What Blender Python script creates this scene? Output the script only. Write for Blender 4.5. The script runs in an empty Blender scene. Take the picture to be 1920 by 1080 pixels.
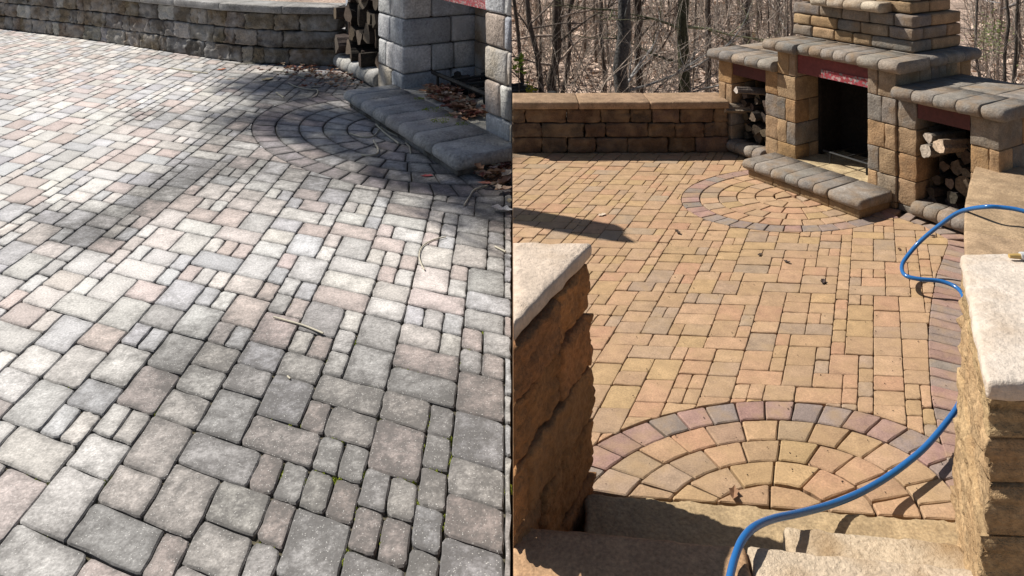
import bpy, bmesh, math, random
from mathutils import Vector, Matrix, noise

R = random.Random(7)
scene = bpy.context.scene
C = scene.collection

# ------------------------------------------------------------------ camera, sky, sun, exposure
F, HOR, EYE = 1450.0, -165.0, 2.0          # focal length and horizon row in photo pixels, eye height
cd = bpy.data.cameras.new('camera')
cam = bpy.data.objects.new('camera', cd)
C.objects.link(cam)
cam.location = (0, 0, EYE)
cam.rotation_euler = (math.radians(90), 0, 0)
cd.sensor_width = 36.0
cd.lens = 36.0 * F / 1920.0
cd.shift_y = -(540.0 - HOR) / 1920.0
cd.clip_start = 0.05
cd.clip_end = 600
scene.camera = cam

SX, SY = 0.79, -0.37                       # shadow shift on the ground per metre of height
sun_dir = Vector((-SX, -SY, 1.0)).normalized()
world = bpy.data.worlds.new('World')
scene.world = world
world.use_nodes = True
nt = world.node_tree
sky = nt.nodes.new('ShaderNodeTexSky')
sky.sky_type = 'NISHITA'
sky.sun_disc = False
sky.sun_elevation = math.asin(sun_dir.z)
sky.sun_rotation = math.atan2(sun_dir.x, sun_dir.y)
bgn = nt.nodes['Background']
bgn.inputs['Strength'].default_value = 0.05
nt.links.new(sky.outputs[0], bgn.inputs['Color'])
sd = bpy.data.lights.new('sun', 'SUN')
sd.energy = 5.0
sd.angle = math.radians(0.6)
sd.color = (1.0, 0.95, 0.87)
sun = bpy.data.objects.new('sun', sd)
C.objects.link(sun)
sun.location = (-10, 5, 14)
sun.rotation_euler = sun_dir.to_track_quat('Z', 'Y').to_euler()
scene.view_settings.view_transform = 'Standard'
scene.view_settings.look = 'None'
scene.view_settings.exposure = 0.35
scene.view_settings.gamma = 1.0
scene.render.engine = 'CYCLES'
try:
    scene.cycles.use_denoising = True
except Exception:
    pass

ZL = -0.40                                 # level of the unwashed patio, 0.4 m under the washed one
PI = math.pi


def at(u, v, z=0.0):
    """Point of height z seen at photo pixel (u, v): used to measure the place."""
    y = (EYE - z) * F / (v - HOR)
    return ((u - 960.0) * y / F, y)


# ------------------------------------------------------------------ helpers
def lerp(a, b, t): return a + (b - a) * t
def vary(c, k=0.12, r=R):
    m = 1 + r.uniform(-k, k)
    return tuple(max(0.003, x * m * (1 + r.uniform(-k, k) * 0.18)) for x in c)


class MB:
    def __init__(self):
        self.v, self.f, self.c, self.d = [], [], [], []

    def add(self, vs, fs, col, wear=0.5, dirt_shade=0.0):
        n = len(self.v)
        self.v += [tuple(p) for p in vs]
        self.f += [tuple(i + n for i in q) for q in fs]
        if isinstance(wear, (int, float)): wear = [wear] * len(vs)
        if isinstance(dirt_shade, (int, float)): dirt_shade = [dirt_shade] * len(vs)
        self.c += [(col[0], col[1], col[2], w) for w in wear]
        self.d += list(dirt_shade)

    def build(self, name, mat, parent=None, smooth=False, origin=None, clip=None):
        me = bpy.data.meshes.new(name)
        org = Vector(origin) if (origin is not None and parent is None) else Vector((0, 0, 0))
        me.from_pydata([(p[0] - org.x, p[1] - org.y, p[2] - org.z) for p in self.v], [], self.f)
        ca = me.color_attributes.new('Col', 'FLOAT_COLOR', 'POINT')
        ca.data.foreach_set('color', [x for c in self.c for x in c])
        da = me.attributes.new('dirt_shade', 'FLOAT', 'POINT')
        da.data.foreach_set('value', self.d)
        if clip:
            bm = bmesh.new(); bm.from_mesh(me)
            for co, no in clip:
                res = bmesh.ops.bisect_plane(bm, geom=bm.verts[:] + bm.edges[:] + bm.faces[:], dist=1e-5,
                                             plane_co=Vector(co) - org, plane_no=no, clear_outer=True)
                ed = [e for e in res['geom_cut'] if isinstance(e, bmesh.types.BMEdge)]
                try: bmesh.ops.edgeloop_fill(bm, edges=ed)
                except Exception: pass
            bm.to_mesh(me); bm.free()
        if smooth:
            me.polygons.foreach_set('use_smooth', [True] * len(me.polygons))
        me.update()
        me.materials.append(mat)
        o = bpy.data.objects.new(name, me)
        C.objects.link(o)
        if parent is not None:
            o.parent = parent
            o.matrix_parent_inverse = Matrix.Translation(-parent.location)
        else:
            o.location = org
        return o


CLIP_L = [((-0.004, 0, 0), (1, 0, 0))]      # keep what lies left of the line where the two patios meet
CLIP_R = [((0.004, 0, 0), (-1, 0, 0))]


def tag(o, label, cat, group=None):
    o['label'] = label; o['category'] = cat
    if group: o['group'] = group
    return o


def thing(name, loc, label, cat, group=None):
    o = bpy.data.objects.new(name, None)
    o.empty_display_size = 0.2
    C.objects.link(o); o.location = loc
    return tag(o, label, cat, group)


def struct(o, kind='structure'):
    o['kind'] = kind
    return o


class Frame:
    """Plan frame: a along p, b along q (into the masonry), z up."""
    def __init__(self, o, p, q):
        self.o, self.p, self.q = o, p, q

    def pt(self, a, b, z):
        return (self.o[0] + a * self.p[0] + b * self.q[0], self.o[1] + a * self.p[1] + b * self.q[1], z)


def ticks(l, r, n):
    out = [0.0, r]
    for i in range(1, n): out.append(r + (l - 2 * r) * i / n)
    out += [l - r, l]
    return out


def stone(mb, fr, a0, a1, b0, b1, z0, z1, r=0.012, amp=0.005, col=(.4, .3, .2), n=(2, 1, 2), fq=14.0, wear=0.5, dirt_shade=0.0, facet=0.0):
    """Rounded, slightly irregular block."""
    L = (a1 - a0, b1 - b0, z1 - z0)
    r = min(r, min(L) * 0.45)
    T = [ticks(L[i], r, n[i]) for i in range(3)]
    N = [len(t) for t in T]
    idx, vs = {}, []
    s = R.uniform(0, 100)

    def vert(i, j, k):
        key = (i, j, k)
        if key in idx: return idx[key]
        p = [T[0][i], T[1][j], T[2][k]]
        q = [min(max(p[m], r), L[m] - r) for m in range(3)]
        d = [p[m] - q[m] for m in range(3)]
        ln = math.sqrt(sum(x * x for x in d))
        if ln > 1e-9: p = [q[m] + d[m] / ln * r for m in range(3)]
        w = fr.pt(a0 + p[0], b0 + p[1], z0 + p[2])
        if facet:
            dv = noise.voronoi(Vector((w[0] * fq * .9 + s, w[1] * fq * .9, w[2] * fq * 1.3)))[0]
            h = facet * (.9 - min(1.4, dv[0] * 1.5) - .6 * max(0, .12 - (dv[1] - dv[0])) / .12)
            cxm = fr.pt(a0 + L[0] / 2, b0 + L[1] / 2, z0 + L[2] / 2)
            dd = (w[0] - cxm[0], w[1] - cxm[1]); k_ = math.hypot(*dd) or 1
            nn = (d[0] * fr.p[0] + d[1] * fr.q[0], d[0] * fr.p[1] + d[1] * fr.q[1])
            w = (w[0] + nn[0] / r * h, w[1] + nn[1] / r * h, w[2])
        if amp:
            nv = noise.noise_vector(Vector((w[0] * fq + s, w[1] * fq, w[2] * fq)))
            n2 = noise.noise_vector(Vector((w[0] * fq * 2.7, w[1] * fq * 2.7 + s, w[2] * fq * 2.7)))
            w = (w[0] + amp * (nv.x + .5 * n2.x), w[1] + amp * (nv.y + .5 * n2.y), w[2] + amp * .7 * (nv.z + .5 * n2.z))
        idx[key] = len(vs); vs.append(w)
        return idx[key]
    fs = []
    A, B, K = N[0] - 1, N[1] - 1, N[2] - 1
    for i in range(A):
        for k in range(K):
            fs.append((vert(i, 0, k), vert(i + 1, 0, k), vert(i + 1, 0, k + 1), vert(i, 0, k + 1)))
            fs.append((vert(i, B, k), vert(i, B, k + 1), vert(i + 1, B, k + 1), vert(i + 1, B, k)))
        for j in range(B):
            fs.append((vert(i, j, 0), vert(i, j + 1, 0), vert(i + 1, j + 1, 0), vert(i + 1, j, 0)))
            fs.append((vert(i, j, K), vert(i + 1, j, K), vert(i + 1, j + 1, K), vert(i, j + 1, K)))
    for j in range(B):
        for k in range(K):
            fs.append((vert(0, j, k), vert(0, j, k + 1), vert(0, j + 1, k + 1), vert(0, j + 1, k)))
            fs.append((vert(A, j, k), vert(A, j + 1, k), vert(A, j + 1, k + 1), vert(A, j, k + 1)))
    mb.add(vs, fs, col, wear, dirt_shade)


def box(mb, fr, a0, a1, b0, b1, z0, z1, col):
    vs = [fr.pt(a, b, z) for z in (z0, z1) for (a, b) in ((a0, b0), (a1, b0), (a1, b1), (a0, b1))]
    mb.add(vs, [(3, 2, 1, 0), (4, 5, 6, 7), (0, 1, 5, 4), (1, 2, 6, 5), (2, 3, 7, 6), (3, 0, 4, 7)], col)


def splits(a0, a1, lo, hi, r=R):
    out, a = [a0], a0
    while a1 - a > hi:
        a += r.uniform(lo, hi)
        if a1 - a < lo * .8: break
        out.append(a)
    out.append(a1)
    if len(out) > 2 and out[-1] - out[-2] < lo * .8: out.pop(-2)
    return out


def masonry(mb, fr, a0, a1, b0, b1, zs, pal, lo, hi, fd, r=0.012, amp=0.004, jt=0.004, n=(2, 1, 2), core=(.05, .045, .04), sides=True):
    """A rectangular mass of coursed blocks: a front row fd deep, then blocks along both ends; dark core inside."""
    box(mb, fr, a0 + 2.5 * r, a1 - 2.5 * r, b0 + 2.5 * r, b1 - 2.5 * r, zs[0] + r, zs[-1] - r, core)
    for ci in range(len(zs) - 1):
        z0, z1 = zs[ci] + jt / 2, zs[ci + 1] - jt / 2
        sp = splits(a0, a1, lo, hi)
        for i in range(len(sp) - 1):
            d = fd
            if i in (0, len(sp) - 2): d = fd * (1.0 if ci % 2 else 1.7)
            d = min(d, b1 - b0)
            e = R.uniform(-.5, .5) * jt
            stone(mb, fr, sp[i] + jt / 2, sp[i + 1] - jt / 2, b0 + e, b0 + d - jt / 2, z0, z1, r, amp, vary(R.choice(pal)), n)
        if sides:
            for side in (0, 1):
                bb = b0 + min(fd * (1.0 if ci % 2 else 1.7), b1 - b0)
                if b1 - bb < 0.03: continue
                sb = splits(bb, b1, lo * 1.2, hi * 1.5)
                w = min((a1 - a0) / 2 - jt, hi)
                for i in range(len(sb) - 1):
                    x0, x1 = (a0 + jt / 2, a0 + w) if side == 0 else (a1 - w, a1 - jt / 2)
                    stone(mb, fr, x0, x1, sb[i] + jt / 2, sb[i + 1] - jt / 2, z0, z1, r, amp, vary(R.choice(pal)), (1, 2, 2))


def pathpt(path, s):
    for i in range(len(path) - 1):
        d = math.dist(path[i], path[i + 1])
        if s <= d or i == len(path) - 2:
            t = s / d
            return (lerp(path[i][0], path[i + 1][0], t), lerp(path[i][1], path[i + 1][1], t))
        s -= d


def plen(path): return sum(math.dist(path[i], path[i + 1]) for i in range(len(path) - 1))


def chordframe(path, s0, s1, side=1):
    a, b = pathpt(path, s0), pathpt(path, s1)
    d = math.dist(a, b)
    p = ((b[0] - a[0]) / d, (b[1] - a[1]) / d)
    return Frame(a, p, (-p[1] * side, p[0] * side)), d


def sizes(a0, a1):
    out = [a0]
    while a1 - out[-1] > 1.0: out.append(out[-1] + R.choice((.21, .25, .42, .46, .55, .62)) * R.uniform(.95, 1.05))
    return out + [a1]


def wall_run(mb, path, zs, depth, pal, lo, hi, r, amp, jt=0.006, side=1, n=(5, 1, 3), batter=0.0, s0=0.0, fq=14.0, facet=0.0):
    L = plen(path)
    for ci in range(len(zs) - 1):
        sp = splits(s0, L, lo, hi) if not facet or hi < .9 else sizes(s0, L)
        for i in range(len(sp) - 1):
            fr, d = chordframe(path, sp[i], sp[i + 1], side)
            e = R.uniform(-.004, .008) + batter * ci
            stone(mb, fr, jt / 2, d - jt / 2, e, depth, zs[ci] + jt / 2, zs[ci + 1] - jt / 2, r, amp, vary(R.choice(pal), .18), n, fq, facet=facet)


def bullnose(mb, fr, a0, a1, b0, b1, z0, z1, col, seg=7, ch=0.0035, amp=0.004, alongb=False, dirt_shade=0.0):
    """Coping unit with a rounded nose at b0."""
    h = (z1 - z0) / 2
    prof = [(b1, z0), (b0 + h, z0)]
    for i in range(1, seg): 
        t = -PI / 2 - PI * i / seg
        prof.append((b0 + h + h * math.cos(t), z0 + h + h * math.sin(t)))
    prof += [(b0 + h, z1), (lerp(b0 + h, b1, .5), z1), (b1, z1)]
    cb, cz = sum(x[0] for x in prof) / len(prof), sum(x[1] for x in prof) / len(prof)
    st = [a0, a0 + ch, (a0 + a1) / 2, a1 - ch, a1]
    vs, m = [], len(prof)
    s = R.uniform(0, 50)
    for k, a in enumerate(st):
        for (b, z) in prof:
            if k in (0, len(st) - 1):
                dl = math.hypot(b - cb, z - cz)
                b2, z2 = b - (b - cb) / dl * ch, z - (z - cz) / dl * ch
            else: b2, z2 = b, z
            w = fr.pt(a, b2, z2)
            nv = noise.noise_vector(Vector((w[0] * 12 + s, w[1] * 12, w[2] * 12)))
            vs.append((w[0] + nv.x * amp, w[1] + nv.y * amp, w[2] + nv.z * amp))
    fs = []
    for k in range(len(st) - 1):
        for i in range(m):
            j = (i + 1) % m
            fs.append((k * m + i, k * m + j, (k + 1) * m + j, (k + 1) * m + i))
    fs.append(tuple(range(m - 1, -1, -1)))
    fs.append(tuple((len(st) - 1) * m + i for i in range(m)))
    mb.add(vs, fs, col, .5, dirt_shade)


def tube(mb, pts, rads, n, col, wob=0.0, cap=True, capcol=None):
    pts = [Vector(p) for p in pts]
    vs, fs = [], []
    s = R.uniform(0, 99)
    up = Vector((0, 0, 1))
    t0 = (pts[1] - pts[0]).normalized()
    x = t0.cross(up if abs(t0.z) < .9 else Vector((1, 0, 0))).normalized()
    for i, p in enumerate(pts):
        t = (pts[min(i + 1, len(pts) - 1)] - pts[max(i - 1, 0)]).normalized()
        x = (x - t * x.dot(t)).normalized()
        y = t.cross(x)
        for k in range(n):
            a = 2 * PI * k / n
            rr = rads[i] * (1 + (wob * noise.noise(Vector((math.cos(a) * 1.4 + s, math.sin(a) * 1.4, i * .45))) if wob else 0))
            vs.append(p + x * (rr * math.cos(a)) + y * (rr * math.sin(a)))
    for i in range(len(pts) - 1):
        for k in range(n):
            k2 = (k + 1) % n
            fs.append((i * n + k, i * n + k2, (i + 1) * n + k2, (i + 1) * n + k))
    mb.add(vs, fs, col)
    if cap:
        mb.add(vs[:n], [tuple(range(n - 1, -1, -1))], capcol or col)
        mb.add(vs[-n:], [tuple(range(n))], capcol or col)


def smoothpath(pts, k=8):
    P = [Vector(p) for p in pts]
    out = []
    for i in range(len(P) - 1):
        a, b, c, d = P[max(i - 1, 0)], P[i], P[i + 1], P[min(i + 2, len(P) - 1)]
        for j in range(k):
            t = j / k
            out.append(.5 * ((2 * b) + (c - a) * t + (2 * a - 5 * b + 4 * c - d) * t * t + (3 * b - a - 3 * c + d) * t ** 3))
    out.append(P[-1])
    return out


# ------------------------------------------------------------------ materials
def mat(name, n1=6.0, a1=0.25, n2=60.0, a2=0.3, bump=0.25, bdist=0.004, rough=0.9, speck=0.0, wearamt=0.0,
        dirt_shade_col=None, tint=None, base=None, bscale=None, spec=0.25):
    m = bpy.data.materials.new(name)
    m.use_nodes = True
    t = m.node_tree; N = t.nodes; Lk = t.links
    b = N['Principled BSDF']
    b.inputs['Roughness'].default_value = rough
    b.inputs['Specular IOR Level'].default_value = spec
    geo = N.new('ShaderNodeNewGeometry')

    def nz(scale, detail=4, rg=.6):
        x = N.new('ShaderNodeTexNoise'); x.inputs['Scale'].default_value = scale
        x.inputs['Detail'].default_value = detail; x.inputs['Roughness'].default_value = rg
        Lk.new(geo.outputs['Position'], x.inputs['Vector']); return x

    def rng(sock, lo, hi, f0=.25, f1=.75):
        x = N.new('ShaderNodeMapRange'); x.inputs[1].default_value = f0; x.inputs[2].default_value = f1
        x.inputs[3].default_value = lo; x.inputs[4].default_value = hi
        Lk.new(sock, x.inputs[0]); return x.outputs[0]

    def mul(c, f):
        x = N.new('ShaderNodeVectorMath'); x.operation = 'SCALE'
        Lk.new(c, x.inputs[0]); Lk.new(f, x.inputs['Scale']); return x.outputs[0]

    def mix(f, a, bb):
        x = N.new('ShaderNodeMix'); x.data_type = 'RGBA'
        if isinstance(f, float): x.inputs[0].default_value = f
        else: Lk.new(f, x.inputs[0])
        if isinstance(a, tuple): x.inputs[6].default_value = (*a, 1)
        else: Lk.new(a, x.inputs[6])
        if isinstance(bb, tuple): x.inputs[7].default_value = (*bb, 1)
        else: Lk.new(bb, x.inputs[7])
        return x.outputs[2]
    if base:
        rgb = N.new('ShaderNodeRGB'); rgb.outputs[0].default_value = (*base, 1); col = rgb.outputs[0]; at_ = None
    else:
        at_ = N.new('ShaderNodeAttribute'); at_.attribute_name = 'Col'; col = at_.outputs['Color']
    A = nz(n1); B = nz(n2, 3)
    col = mul(col, rng(A.outputs['Fac'], 1 - a1, 1 + a1))
    col = mul(col, rng(B.outputs['Fac'], 1 - a2, 1 + a2))
    if tint:
        T = nz(n1 * .6, 3)
        col = mix(rng(T.outputs['Fac'], 0.0, tint[1], .45, .7), col, tint[0])
    if wearamt and at_:
        col = mul(col, rng(at_.outputs['Alpha'], 1 - wearamt, 1 + wearamt, 0, 1))
    if dirt_shade_col:
        da = N.new('ShaderNodeAttribute'); da.attribute_name = 'dirt_shade'
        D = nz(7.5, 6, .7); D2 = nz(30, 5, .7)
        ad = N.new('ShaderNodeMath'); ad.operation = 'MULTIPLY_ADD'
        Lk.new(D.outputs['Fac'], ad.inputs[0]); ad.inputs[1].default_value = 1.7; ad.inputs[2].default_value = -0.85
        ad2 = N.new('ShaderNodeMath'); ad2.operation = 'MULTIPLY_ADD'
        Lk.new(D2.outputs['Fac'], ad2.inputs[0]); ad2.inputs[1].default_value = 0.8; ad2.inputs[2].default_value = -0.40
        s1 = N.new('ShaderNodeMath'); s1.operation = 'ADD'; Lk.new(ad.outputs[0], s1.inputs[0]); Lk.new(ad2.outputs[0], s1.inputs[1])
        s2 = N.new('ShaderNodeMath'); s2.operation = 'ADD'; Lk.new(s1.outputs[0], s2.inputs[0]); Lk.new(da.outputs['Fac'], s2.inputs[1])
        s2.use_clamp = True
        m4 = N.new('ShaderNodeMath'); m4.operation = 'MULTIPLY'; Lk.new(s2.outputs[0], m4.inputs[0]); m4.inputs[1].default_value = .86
        dk = mix(rng(D2.outputs['Fac'], 0.0, 1.0), dirt_shade_col, tuple(x * 1.7 for x in dirt_shade_col))
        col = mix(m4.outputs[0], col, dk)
    if speck:
        V = N.new('ShaderNodeTexVoronoi'); V.inputs['Scale'].default_value = 95
        Lk.new(geo.outputs['Position'], V.inputs['Vector'])
        S = nz(70, 2)
        k = N.new('ShaderNodeMath'); k.operation = 'LESS_THAN'; Lk.new(V.outputs['Distance'], k.inputs[0]); k.inputs[1].default_value = .22
        k2 = N.new('ShaderNodeMath'); k2.operation = 'GREATER_THAN'; Lk.new(S.outputs['Fac'], k2.inputs[0]); k2.inputs[1].default_value = .53
        k3 = N.new('ShaderNodeMath'); k3.operation = 'MULTIPLY'; Lk.new(k.outputs[0], k3.inputs[0]); Lk.new(k2.outputs[0], k3.inputs[1])
        k4 = N.new('ShaderNodeMath'); k4.operation = 'MULTIPLY'; Lk.new(k3.outputs[0], k4.inputs[0]); k4.inputs[1].default_value = speck
        col = mix(k4.outputs[0], col, (.75, .74, .7))
    Lk.new(col, b.inputs['Base Color'])
    if bump:
        bn = N.new('ShaderNodeBump'); bn.inputs['Strength'].default_value = bump; bn.inputs['Distance'].default_value = bdist
        G = nz(bscale or n2 * 1.3, 5, .65)
        Lk.new(G.outputs['Fac'], bn.inputs['Height']); Lk.new(bn.outputs[0], b.inputs['Normal'])
    return m


M = {}
M['old_paver'] = mat('weathered paver', 5, .16, 85, .34, .5, .004, .92, speck=.55, wearamt=.2, dirt_shade_col=(.066, .063, .060))
M['new_paver'] = mat('washed paver', 16, .20, 150, .26, .5, .003, .92, wearamt=.06, tint=((.37, .25, .135), .5))
M['old_stone'] = mat('weathered wall stone', 4.5, .38, 40, .4, 1.0, .02, .93, tint=((.52, .52, .52), .55), bscale=26)
M['new_stone'] = mat('washed wall stone', 13, .36, 110, .32, 1.0, .007, .93, tint=((.25, .17, .10), .7), bscale=70)
M['rough_stone'] = mat('split limestone', 7, .25, 60, .35, 1.0, .02, .95, tint=((.33, .19, .09), .5), bscale=38)
M['pale_stone'] = mat('pale limestone', 9, .14, 60, .16, 1.0, .009, .93, tint=((.40, .29, .19), .6), bscale=45)
M['step'] = mat('rough limestone tread', 6, .14, 70, .25, 1.0, .012, .95, tint=((.30, .19, .09), .9), bscale=55)
M['dust'] = mat('dusty stone', 8, .18, 90, .35, .6, .006, .95, bscale=90)
M['sand'] = mat('joint sand', 8, .3, 120, .4, .4, .004, .97)
M['grit'] = mat('dark grit', 8, .3, 120, .4, .2, .002, .97)
M['soil'] = mat('leaf litter ground', .9, .25, 9, .75, .8, .05, .97, base=(.42, .315, .25), bscale=6, tint=((.09, .065, .05), .5))
M['bark'] = mat('bark', 4, .35, 26, .5, 1.0, .04, .95, bscale=18)
M['log'] = mat('firewood', 8, .3, 60, .45, .7, .01, .92, bscale=45)
M['steel'] = mat('primed steel', 6, .25, 50, .25, .2, .002, .7, spec=.4)
M['iron'] = mat('black iron', 6, .3, 50, .3, .3, .002, .6, base=(.02, .02, .02))
M['soot'] = mat('sooty firebrick', 5, .4, 40, .4, .4, .005, .95)
M['leaf'] = mat('dry leaf', 20, .25, 90, .25, .2, .002, .8)
M['straw'] = mat('straw', 10, .1, 90, .1, 0, rough=.8)
M['moss'] = mat('moss', 30, .3, 150, .5, .8, .005, .95, base=(.26, .31, .035))
M['hose'] = mat('blue hose rubber', 4, .06, 60, .06, .05, .001, .22, base=(.022, .13, .36), spec=.5)
M['brass'] = mat('brass', 6, .1, 60, .1, .1, .001, .35, base=(.45, .30, .10), spec=.6)
M['green'] = mat('fresh leaf', 10, .25, 60, .2, 0, rough=.6)


# red and white printed steel under the lintel: a worn band of marks with no legible words
def sticker_mat(name):
    m = bpy.data.materials.new(name); m.use_nodes = True
    t = m.node_tree; N = t.nodes; Lk = t.links
    b = N['Principled BSDF']; b.inputs['Roughness'].default_value = .7
    g = N.new('ShaderNodeNewGeometry')
    v = N.new('ShaderNodeTexVoronoi'); v.inputs['Scale'].default_value = 60; Lk.new(g.outputs['Position'], v.inputs['Vector'])
    s = N.new('ShaderNodeSeparateColor'); Lk.new(v.outputs['Color'], s.inputs[0])
    r = N.new('ShaderNodeValToRGB'); r.color_ramp.interpolation = 'CONSTANT'
    e = r.color_ramp.elements
    e[0].position = 0; e[0].color = (.26, .035, .04, 1)
    e[1].position = .42; e[1].color = (.42, .26, .25, 1)
    x = e.new(.62); x.color = (.32, .05, .07, 1)
    x = e.new(.82); x.color = (.2, .17, .17, 1)
    Lk.new(s.outputs[0], r.inputs[0]); Lk.new(r.outputs[0], b.inputs['Base Color'])
    return m


M['sticker'] = sticker_mat('worn red and white band')

# ------------------------------------------------------------------ ground under everything
def smoothstep(a, b, x):
    t = min(max((x - a) / (b - a), 0), 1)
    return t * t * (3 - 2 * t)


def floor_z(x, y):
    if x > -0.2: z = -0.75 - 1.25 * smoothstep(6.9, 9.0, y)
    else: z = -0.75 - 1.25 * smoothstep(14, 20, y)
    if y > 9 or x > 6: z += .22 * noise.noise(Vector((x * .22, y * .22, 3))) + .06 * noise.noise(Vector((x * 1.1, y * 1.1, 8)))
    return z


mb = MB()
xs = [-90, -60, -40, -25, -18, -14, -11, -8, -6, -4, -2, -.21, -.19] + [i * .5 for i in range(0, 61)] + [36, 45, 60, 90]
ys = [-30, -12, -4, 0, 3, 5, 6, 6.9] + [7.2 + i * .4 for i in range(0, 10)] + [11.5 + i * .6 for i in range(0, 50)] + [44, 50, 60, 80, 120, 200]
vs = [(x, y, floor_z(x, y)) for y in ys for x in xs]
nx = len(xs)
fs = [(j * nx + i, j * nx + i + 1, (j + 1) * nx + i + 1, (j + 1) * nx + i) for j in range(len(ys) - 1) for i in range(nx - 1)]
mb.add(vs, fs, (.25, .17, .12))
struct(mb.build('forest_floor', M['soil'], smooth=True))

W0 = Frame((0, 0), (1, 0), (0, 1))
# sand beds that carry the two patios
mb = MB(); box(mb, W0, -14, -.004, 2.0, 17.2, -2.2, ZL - .022, (.085, .075, .05))
struct(mb.build('old_patio_base', M['sand']))
mb = MB(); box(mb, W0, .004, 3.9, 2.68, 6.9, -2.3, -.020, (.16, .10, .06))
struct(mb.build('clean_patio_base', M['sand']))

# ------------------------------------------------------------------ paving
EA_L, EB_L, UA_L, UB_L = (.92386, -.38274), (-.00965, .99995), .130, .107
EA_R, EB_R, UA_R, UB_R = (.99672, -.08092), (.42357, .90586), .063, .0550


def to_lat(P, ea, eb, ua, ub):
    det = ea[0] * eb[1] - ea[1] * eb[0]
    return ((P[0] * eb[1] - P[1] * eb[0]) / det / ua, (ea[0] * P[1] - ea[1] * P[0]) / det / ub)


def from_lat(q, ea, eb, ua, ub):
    return (q[0] * ua * ea[0] + q[1] * ub * eb[0], q[0] * ua * ea[1] + q[1] * ub * eb[1])


def tiling(i0, i1, j0, j1, r):
    used, out = set(), []
    for j in range(j0, j1):
        for i in range(i0, i1):
            if (i, j) in used: continue
            c = [((3, 2), 3.0), ((2, 3), 3.4), ((2, 2), 3.2), ((1, 2), 2.6)]
            c = sorted(c, key=lambda t: -r.random() ** (1 / t[1])) + [((2, 1), 0), ((1, 1), 0)]
            for (w, h), _ in c:
                cells = [(i + x, j + y) for x in range(w) for y in range(h)]
                if not any(k in used for k in cells):
                    used.update(cells); out.append((i, j, w, h)); break
    return out


def clip_half(poly, p, n):
    """Keep the part of a convex polygon where (x-p).n <= 0."""
    out = []
    for i in range(len(poly)):
        a, b = poly[i], poly[(i + 1) % len(poly)]
        da = (a[0] - p[0]) * n[0] + (a[1] - p[1]) * n[1]
        db = (b[0] - p[0]) * n[0] + (b[1] - p[1]) * n[1]
        if da <= 0: out.append(a)
        if da * db < 0:
            t = da / (da - db)
            out.append((lerp(a[0], b[0], t), lerp(a[1], b[1], t)))
    return out


def area(p): return .5 * sum(p[i][0] * p[(i + 1) % len(p)][1] - p[(i + 1) % len(p)][0] * p[i][1] for i in range(len(p)))


def paver(mb, poly, z, col, rad, bev, drop, r, dirt_shade=None, jit=0.0, edgewear=.0):
    poly = [p for i, p in enumerate(poly) if math.dist(p, poly[i - 1]) > .004]
    if len(poly) < 3: return
    if area(poly) < 0: poly = poly[::-1]
    if area(poly) < .0006: return
    n = len(poly)
    ring = []
    for i in range(n):
        a, p, b = poly[i - 1], poly[i], poly[(i + 1) % n]
        la, lb = math.dist(a, p), math.dist(b, p)
        rr = min(rad * r.uniform(.6, 1.7), la * .35, lb * .35)
        p1 = (p[0] + (a[0] - p[0]) / la * rr, p[1] + (a[1] - p[1]) / la * rr)
        p2 = (p[0] + (b[0] - p[0]) / lb * rr, p[1] + (b[1] - p[1]) / lb * rr)
        pm = (.25 * p1[0] + .5 * p[0] + .25 * p2[0], .25 * p1[1] + .5 * p[1] + .25 * p2[1])
        ring += [p1, pm, p2]
        k = 2 if lb > .09 else 1
        nx_ = poly[(i + 1) % n]
        for q in range(1, k + 1):
            t = q / (k + 1)
            ring.append((lerp(p2[0], nx_[0] - (nx_[0] - p[0]) / lb * rr, t), lerp(p2[1], nx_[1] - (nx_[1] - p[1]) / lb * rr, t)))
    if jit:
        ring = [(x + r.uniform(-jit, jit), y + r.uniform(-jit, jit)) for x, y in ring]
    cx, cy = sum(p[0] for p in ring) / len(ring), sum(p[1] for p in ring) / len(ring)
    tx, ty = r.uniform(-.012, .012), r.uniform(-.012, .012)
    dz = r.uniform(-.0025, .0025)

    def Z(x, y, h): return z + dz + h + tx * (x - cx) + ty * (y - cy)

    def inset(d, h):
        o = []
        for x, y in ring:
            l = math.hypot(x - cx, y - cy); k = max(0, 1 - d / l)
            X, Y = cx + (x - cx) * k, cy + (y - cy) * k
            o.append((X, Y, Z(X, Y, h)))
        return o
    m = len(ring)
    R0 = [(x, y, z - .03) for x, y in ring]
    R1 = inset(0, -drop)
    R2 = inset(bev, -drop * .12)
    size = min(math.hypot(x - cx, y - cy) for x, y in ring)
    R3 = inset(size * .45, 0)
    vs = R0 + R1 + R2 + R3 + [(cx, cy, Z(cx, cy, 0.001))]
    fs = []
    for k in range(3):
        for i in range(m):
            j = (i + 1) % m
            fs.append((k * m + i, k * m + j, (k + 1) * m + j, (k + 1) * m + i))
    for i in range(m): fs.append((3 * m + i, 3 * m + (i + 1) % m, 4 * m))
    w = [0] * m + [0.05] * m + [.3] * m + [.75] * m + [.95]
    if dirt_shade:
        d = [dirt_shade(v[0], v[1]) for v in vs]
        d = [min(1, x + (.30 if i < 2 * m else (.13 if i < 3 * m else (-.05 if i < 4 * m else -.12)))) for i, x in enumerate(d)]
    else: d = 0.0
    mb.add(vs, fs, col, w, d)


# algae stains, plus tree shade and sunlit zones painted in as tone, on the unwashed patio (centre, reach along each axis, strength), measured on the photo
STAIN_SHADE = []
def stain_shade(u, v, ru, rv, s):
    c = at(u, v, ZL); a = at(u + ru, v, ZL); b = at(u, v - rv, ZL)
    STAIN_SHADE.append((c[0], c[1], abs(a[0] - c[0]), abs(b[1] - c[1]), s))


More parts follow.
